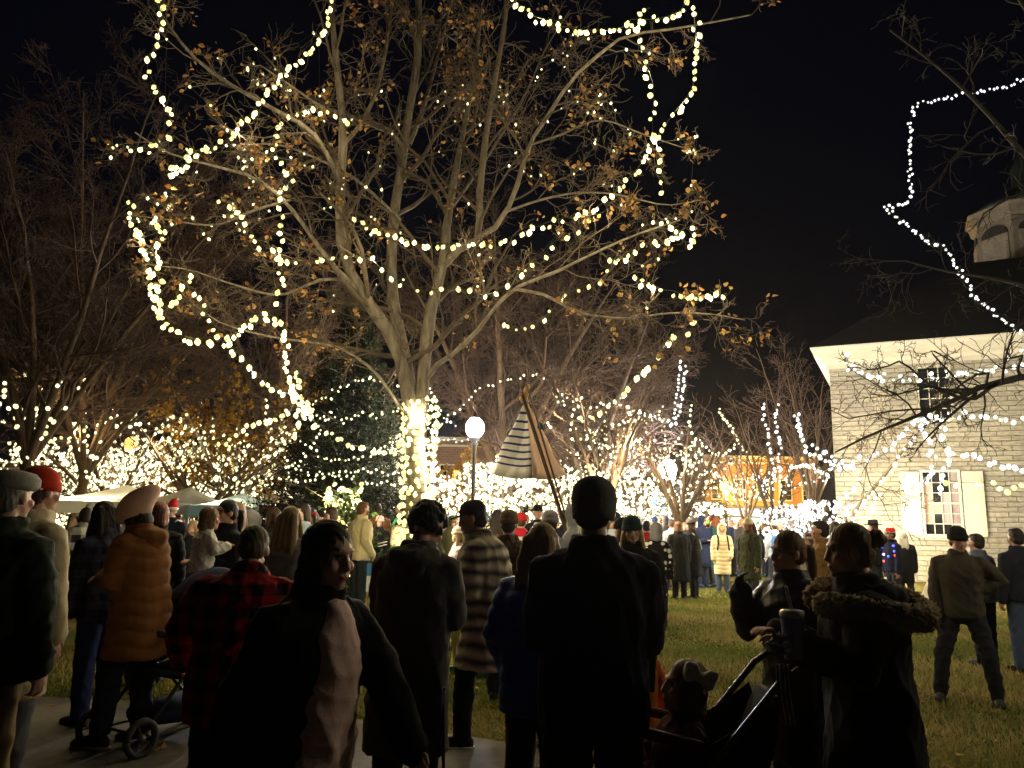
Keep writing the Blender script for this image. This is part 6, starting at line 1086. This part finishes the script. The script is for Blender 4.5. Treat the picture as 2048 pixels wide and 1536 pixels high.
# strap hanging from the stroller handle, clear bag in the hand
sb = MB(); a_ = P(1566, 1328, 3.1); sb.loft([a_, P(1570, 1390, 3.08), P(1580, 1450, 3.1)], (1, .1, 0), (0, 1, 0), [.032, .03, .022], [.006, .006, .006], 8)
o = sb.build('strap', cloth((.012, .012, .014), .6)); sm_ = cloth((.45, .36, .32), .7)
for k_ in (-.016, 0, .016): q_ = MB(); q_.loft([p_+np.array([k_, -.008, 0]) for p_ in (a_, P(1570, 1390, 3.08), P(1580, 1450, 3.1))], (1, .1, 0), (0, 1, 0), [.0035]*3, [.002]*3, 6); q_.build('woven_line', sm_, o)
tag(o, 'cream-striped black strap hanging from the stroller handle', 'strap')
gb = MB(); c_ = P(1560, 1290, 3.08); g_ = np.random.default_rng(2); gb.ell(c_, (.045, .03, .035), 14, 10); gb.v[0] = gb.v[0]+g_.normal(0, .008, gb.v[0].shape); tag(gb.build('plastic_bag', surf('clear_plastic', (.32, .34, .3), None, 8, .15, .3), smooth=False), 'crumpled clear bag held beside the purple tumbler', 'bag')
# walking stick of the parka wearer
ws = MB(); a_ = P(886, 1378, 4.05); b_ = np.array([a_[0]+.04, 3.95, .0]); ws.tube([a_, b_], .009, 8); root = empty('walking_stick', 'thin dark walking stick standing beside the long parka', 'stick', b_); w_ = MB(); w_.tube([a_-b_, np.zeros(3)], .009, 8); w_.build('shaft', surf('stick_wood', (.07, .045, .03), None, 6), root); h_ = MB(); h_.tube([a_-b_+np.array([-.05, 0, .01]), a_-b_+np.array([-.02, 0, .03]), a_-b_], .013, 8); h_.build('grip', M_BC, root)
# bright yellow board, blue and white board with lettering, patterned sack
def board():
    Y = 8.4; a = P(900, 1334, Y); root = empty('sandwich_board', 'bright yellow board with green edge leaning on the lawn behind the parka', 'board', (a[0], Y, 0)); w, h = .42, .62; t = R(14)
    for s in (1, -1):
        M = Rm('Z', R(-25))@Rm('X', -t*s); b = MB(); b.box(np.array([w/2, .16*s, h/2+.02]), (w, .02, h), M); b.build('panel', surf('yellow_paint', (.75, .68, .2), None, 4, .6, .05), root, smooth=False); e = MB(); e.box(np.array([w/2, .16*s-.003*s, .06]), (w+.02, .03, .09), M); e.build('base_strip', surf('green_paint', (.03, .3, .1), None, 4, .6, .05), root, smooth=False)
board()
def sign():
    Y = 12.6; a = P(736, 1186, Y); b_ = P(792, 1186, Y); zt = P(760, 1152, Y)[2]; zb = max(.02, P(760, 1184, Y)[2]); w = b_[0]-a[0]+.1; root = empty('ground_sign', 'low blue and white board lettered ACCO on the grass behind the cream fleece jacket', 'sign', (a[0]-.03, Y, 0)); p = MB(); p.box((w/2, 0, (zb+zt)/2), (w, .05, zt-zb)); p.build('panel', surf('sign_white', (.7, .75, .8), None, 4, .5, .02), root, smooth=False)
    q = MB(); q.box((w/2, 0, zt+.1), (w, .06, .18)); q.build('top_strip', surf('sign_blue', (.03, .2, .5), None, 4, .5, .02), root, smooth=False)
    cu = bpy.data.curves.new('lettering', 'FONT'); cu.body = 'ACCO'; cu.size = .2; cu.extrude = .004; cu.align_x = 'LEFT'; to = bpy.data.objects.new('lettering', cu); COL.objects.link(to); bpy.context.view_layer.update(); me = bpy.data.meshes.new_from_object(to.evaluated_get(bpy.context.evaluated_depsgraph_get())); bpy.data.objects.remove(to); me.materials.clear(); me.materials.append(surf('ink_blue', (.03, .1, .35), None, 4, .5, 0)); o = link('lettering', me, root, (.04, -.031, zb+.04)); o.rotation_euler = (R(90), 0, 0)
    for x in (.1, w-.1): l = MB(); l.tube([(x, 0, 0), (x, 0, zb+.05)], .012, 6); l.build('leg', M_IRON, root)
sign()
def sack():
    Y = 11.2; a = P(796, 1180, Y); root = empty('tote_sack', 'tall beige patterned sack with green base beside the wrapped trunk', 'sack', (a[0], Y, 0)); z1 = P(796, 1050, Y)[2]; zm = P(796, 1092, Y)[2]; b = MB(); b.loft([(0, 0, z) for z in (zm, zm+.05, (zm+z1)/2, z1-.04, z1)], (1, 0, 0), (0, 1, 0), [.13, .145, .14, .13, .1], [.1, .12, .12, .1, .06], 18, p=.75); b.build('top_part', pattern('camo', (.6, .5, .33), (.68, .58, .42), .05, (.3, .2, .12)), root); c = MB(); c.loft([(0, 0, z) for z in (0, .03, zm*.6, zm)], (1, 0, 0), (0, 1, 0), [.12, .15, .15, .14], [.1, .13, .13, .115], 18, p=.75); c.build('base_part', pattern('dots', (.03, .3, .1), (.4, .1, .04), .12), root); h = MB(); h.tube(catmull([(-.1, 0, z1-.3), (-.12, 0, z1-.05), (-.06, 0, z1+.1), (-.02, 0, z1+.02)], .04), .022, 8); h.build('handle', surf('green_handle', (.03, .3, .1), None, 4), root)
sack()
def cone():
    p = G(1862, 1224); root = empty('cloth_cone', 'pale pointed cloth cone standing on the lawn left of the olive-grey sweater', 'cone', (p[0], p[1], 0)); b = MB(); g = np.random.default_rng(3); zt = P(1872, 1160, p[1])[2]; b.lathe([(.24, .0), (.22, .05), (.15, zt*.4), (.07, zt*.8), (.01, zt)], n=20); b.v[0][:, :2] *= (1+.08*np.sin(np.arctan2(b.v[0][:, 1], b.v[0][:, 0])*5))[:, None]; b.build('cloth_skirt', surf('pale_cloth', (.5, .42, .28), (.4, .33, .22), 9), root); q = MB(); q.ell((0, 0, zt), (.03, .03, .03), 10, 8); q.build('tip', surf('pale_cloth', (.5, .42, .28), (.4, .33, .22), 9), root)
cone()
# ------------------------------------------------------------ thin volume added for a soft glow round the lamps
hb = MB(); hb.box((0, 200, 9.5), (524, 524, 21)); hz = hb.build('glow_haze', bpy.data.materials.new('glow_haze'), smooth=False); hz['kind'] = 'stuff'; hz['label'] = 'thin volume added over the square for glow round the lamps'
_m = hz.data.materials[0]; _m.use_nodes = True; _t = _m.node_tree; _t.nodes.clear(); _o = _t.nodes.new('ShaderNodeOutputMaterial'); _v = _t.nodes.new('ShaderNodeVolumePrincipled'); _v.inputs['Color'].default_value = (.9, .9, .9, 1); _v.inputs['Density'].default_value = .0002; _v.inputs['Anisotropy'].default_value = .8
_t.links.new(_v.outputs[0], _o.inputs['Volume']); cy.volume_bounces = 0
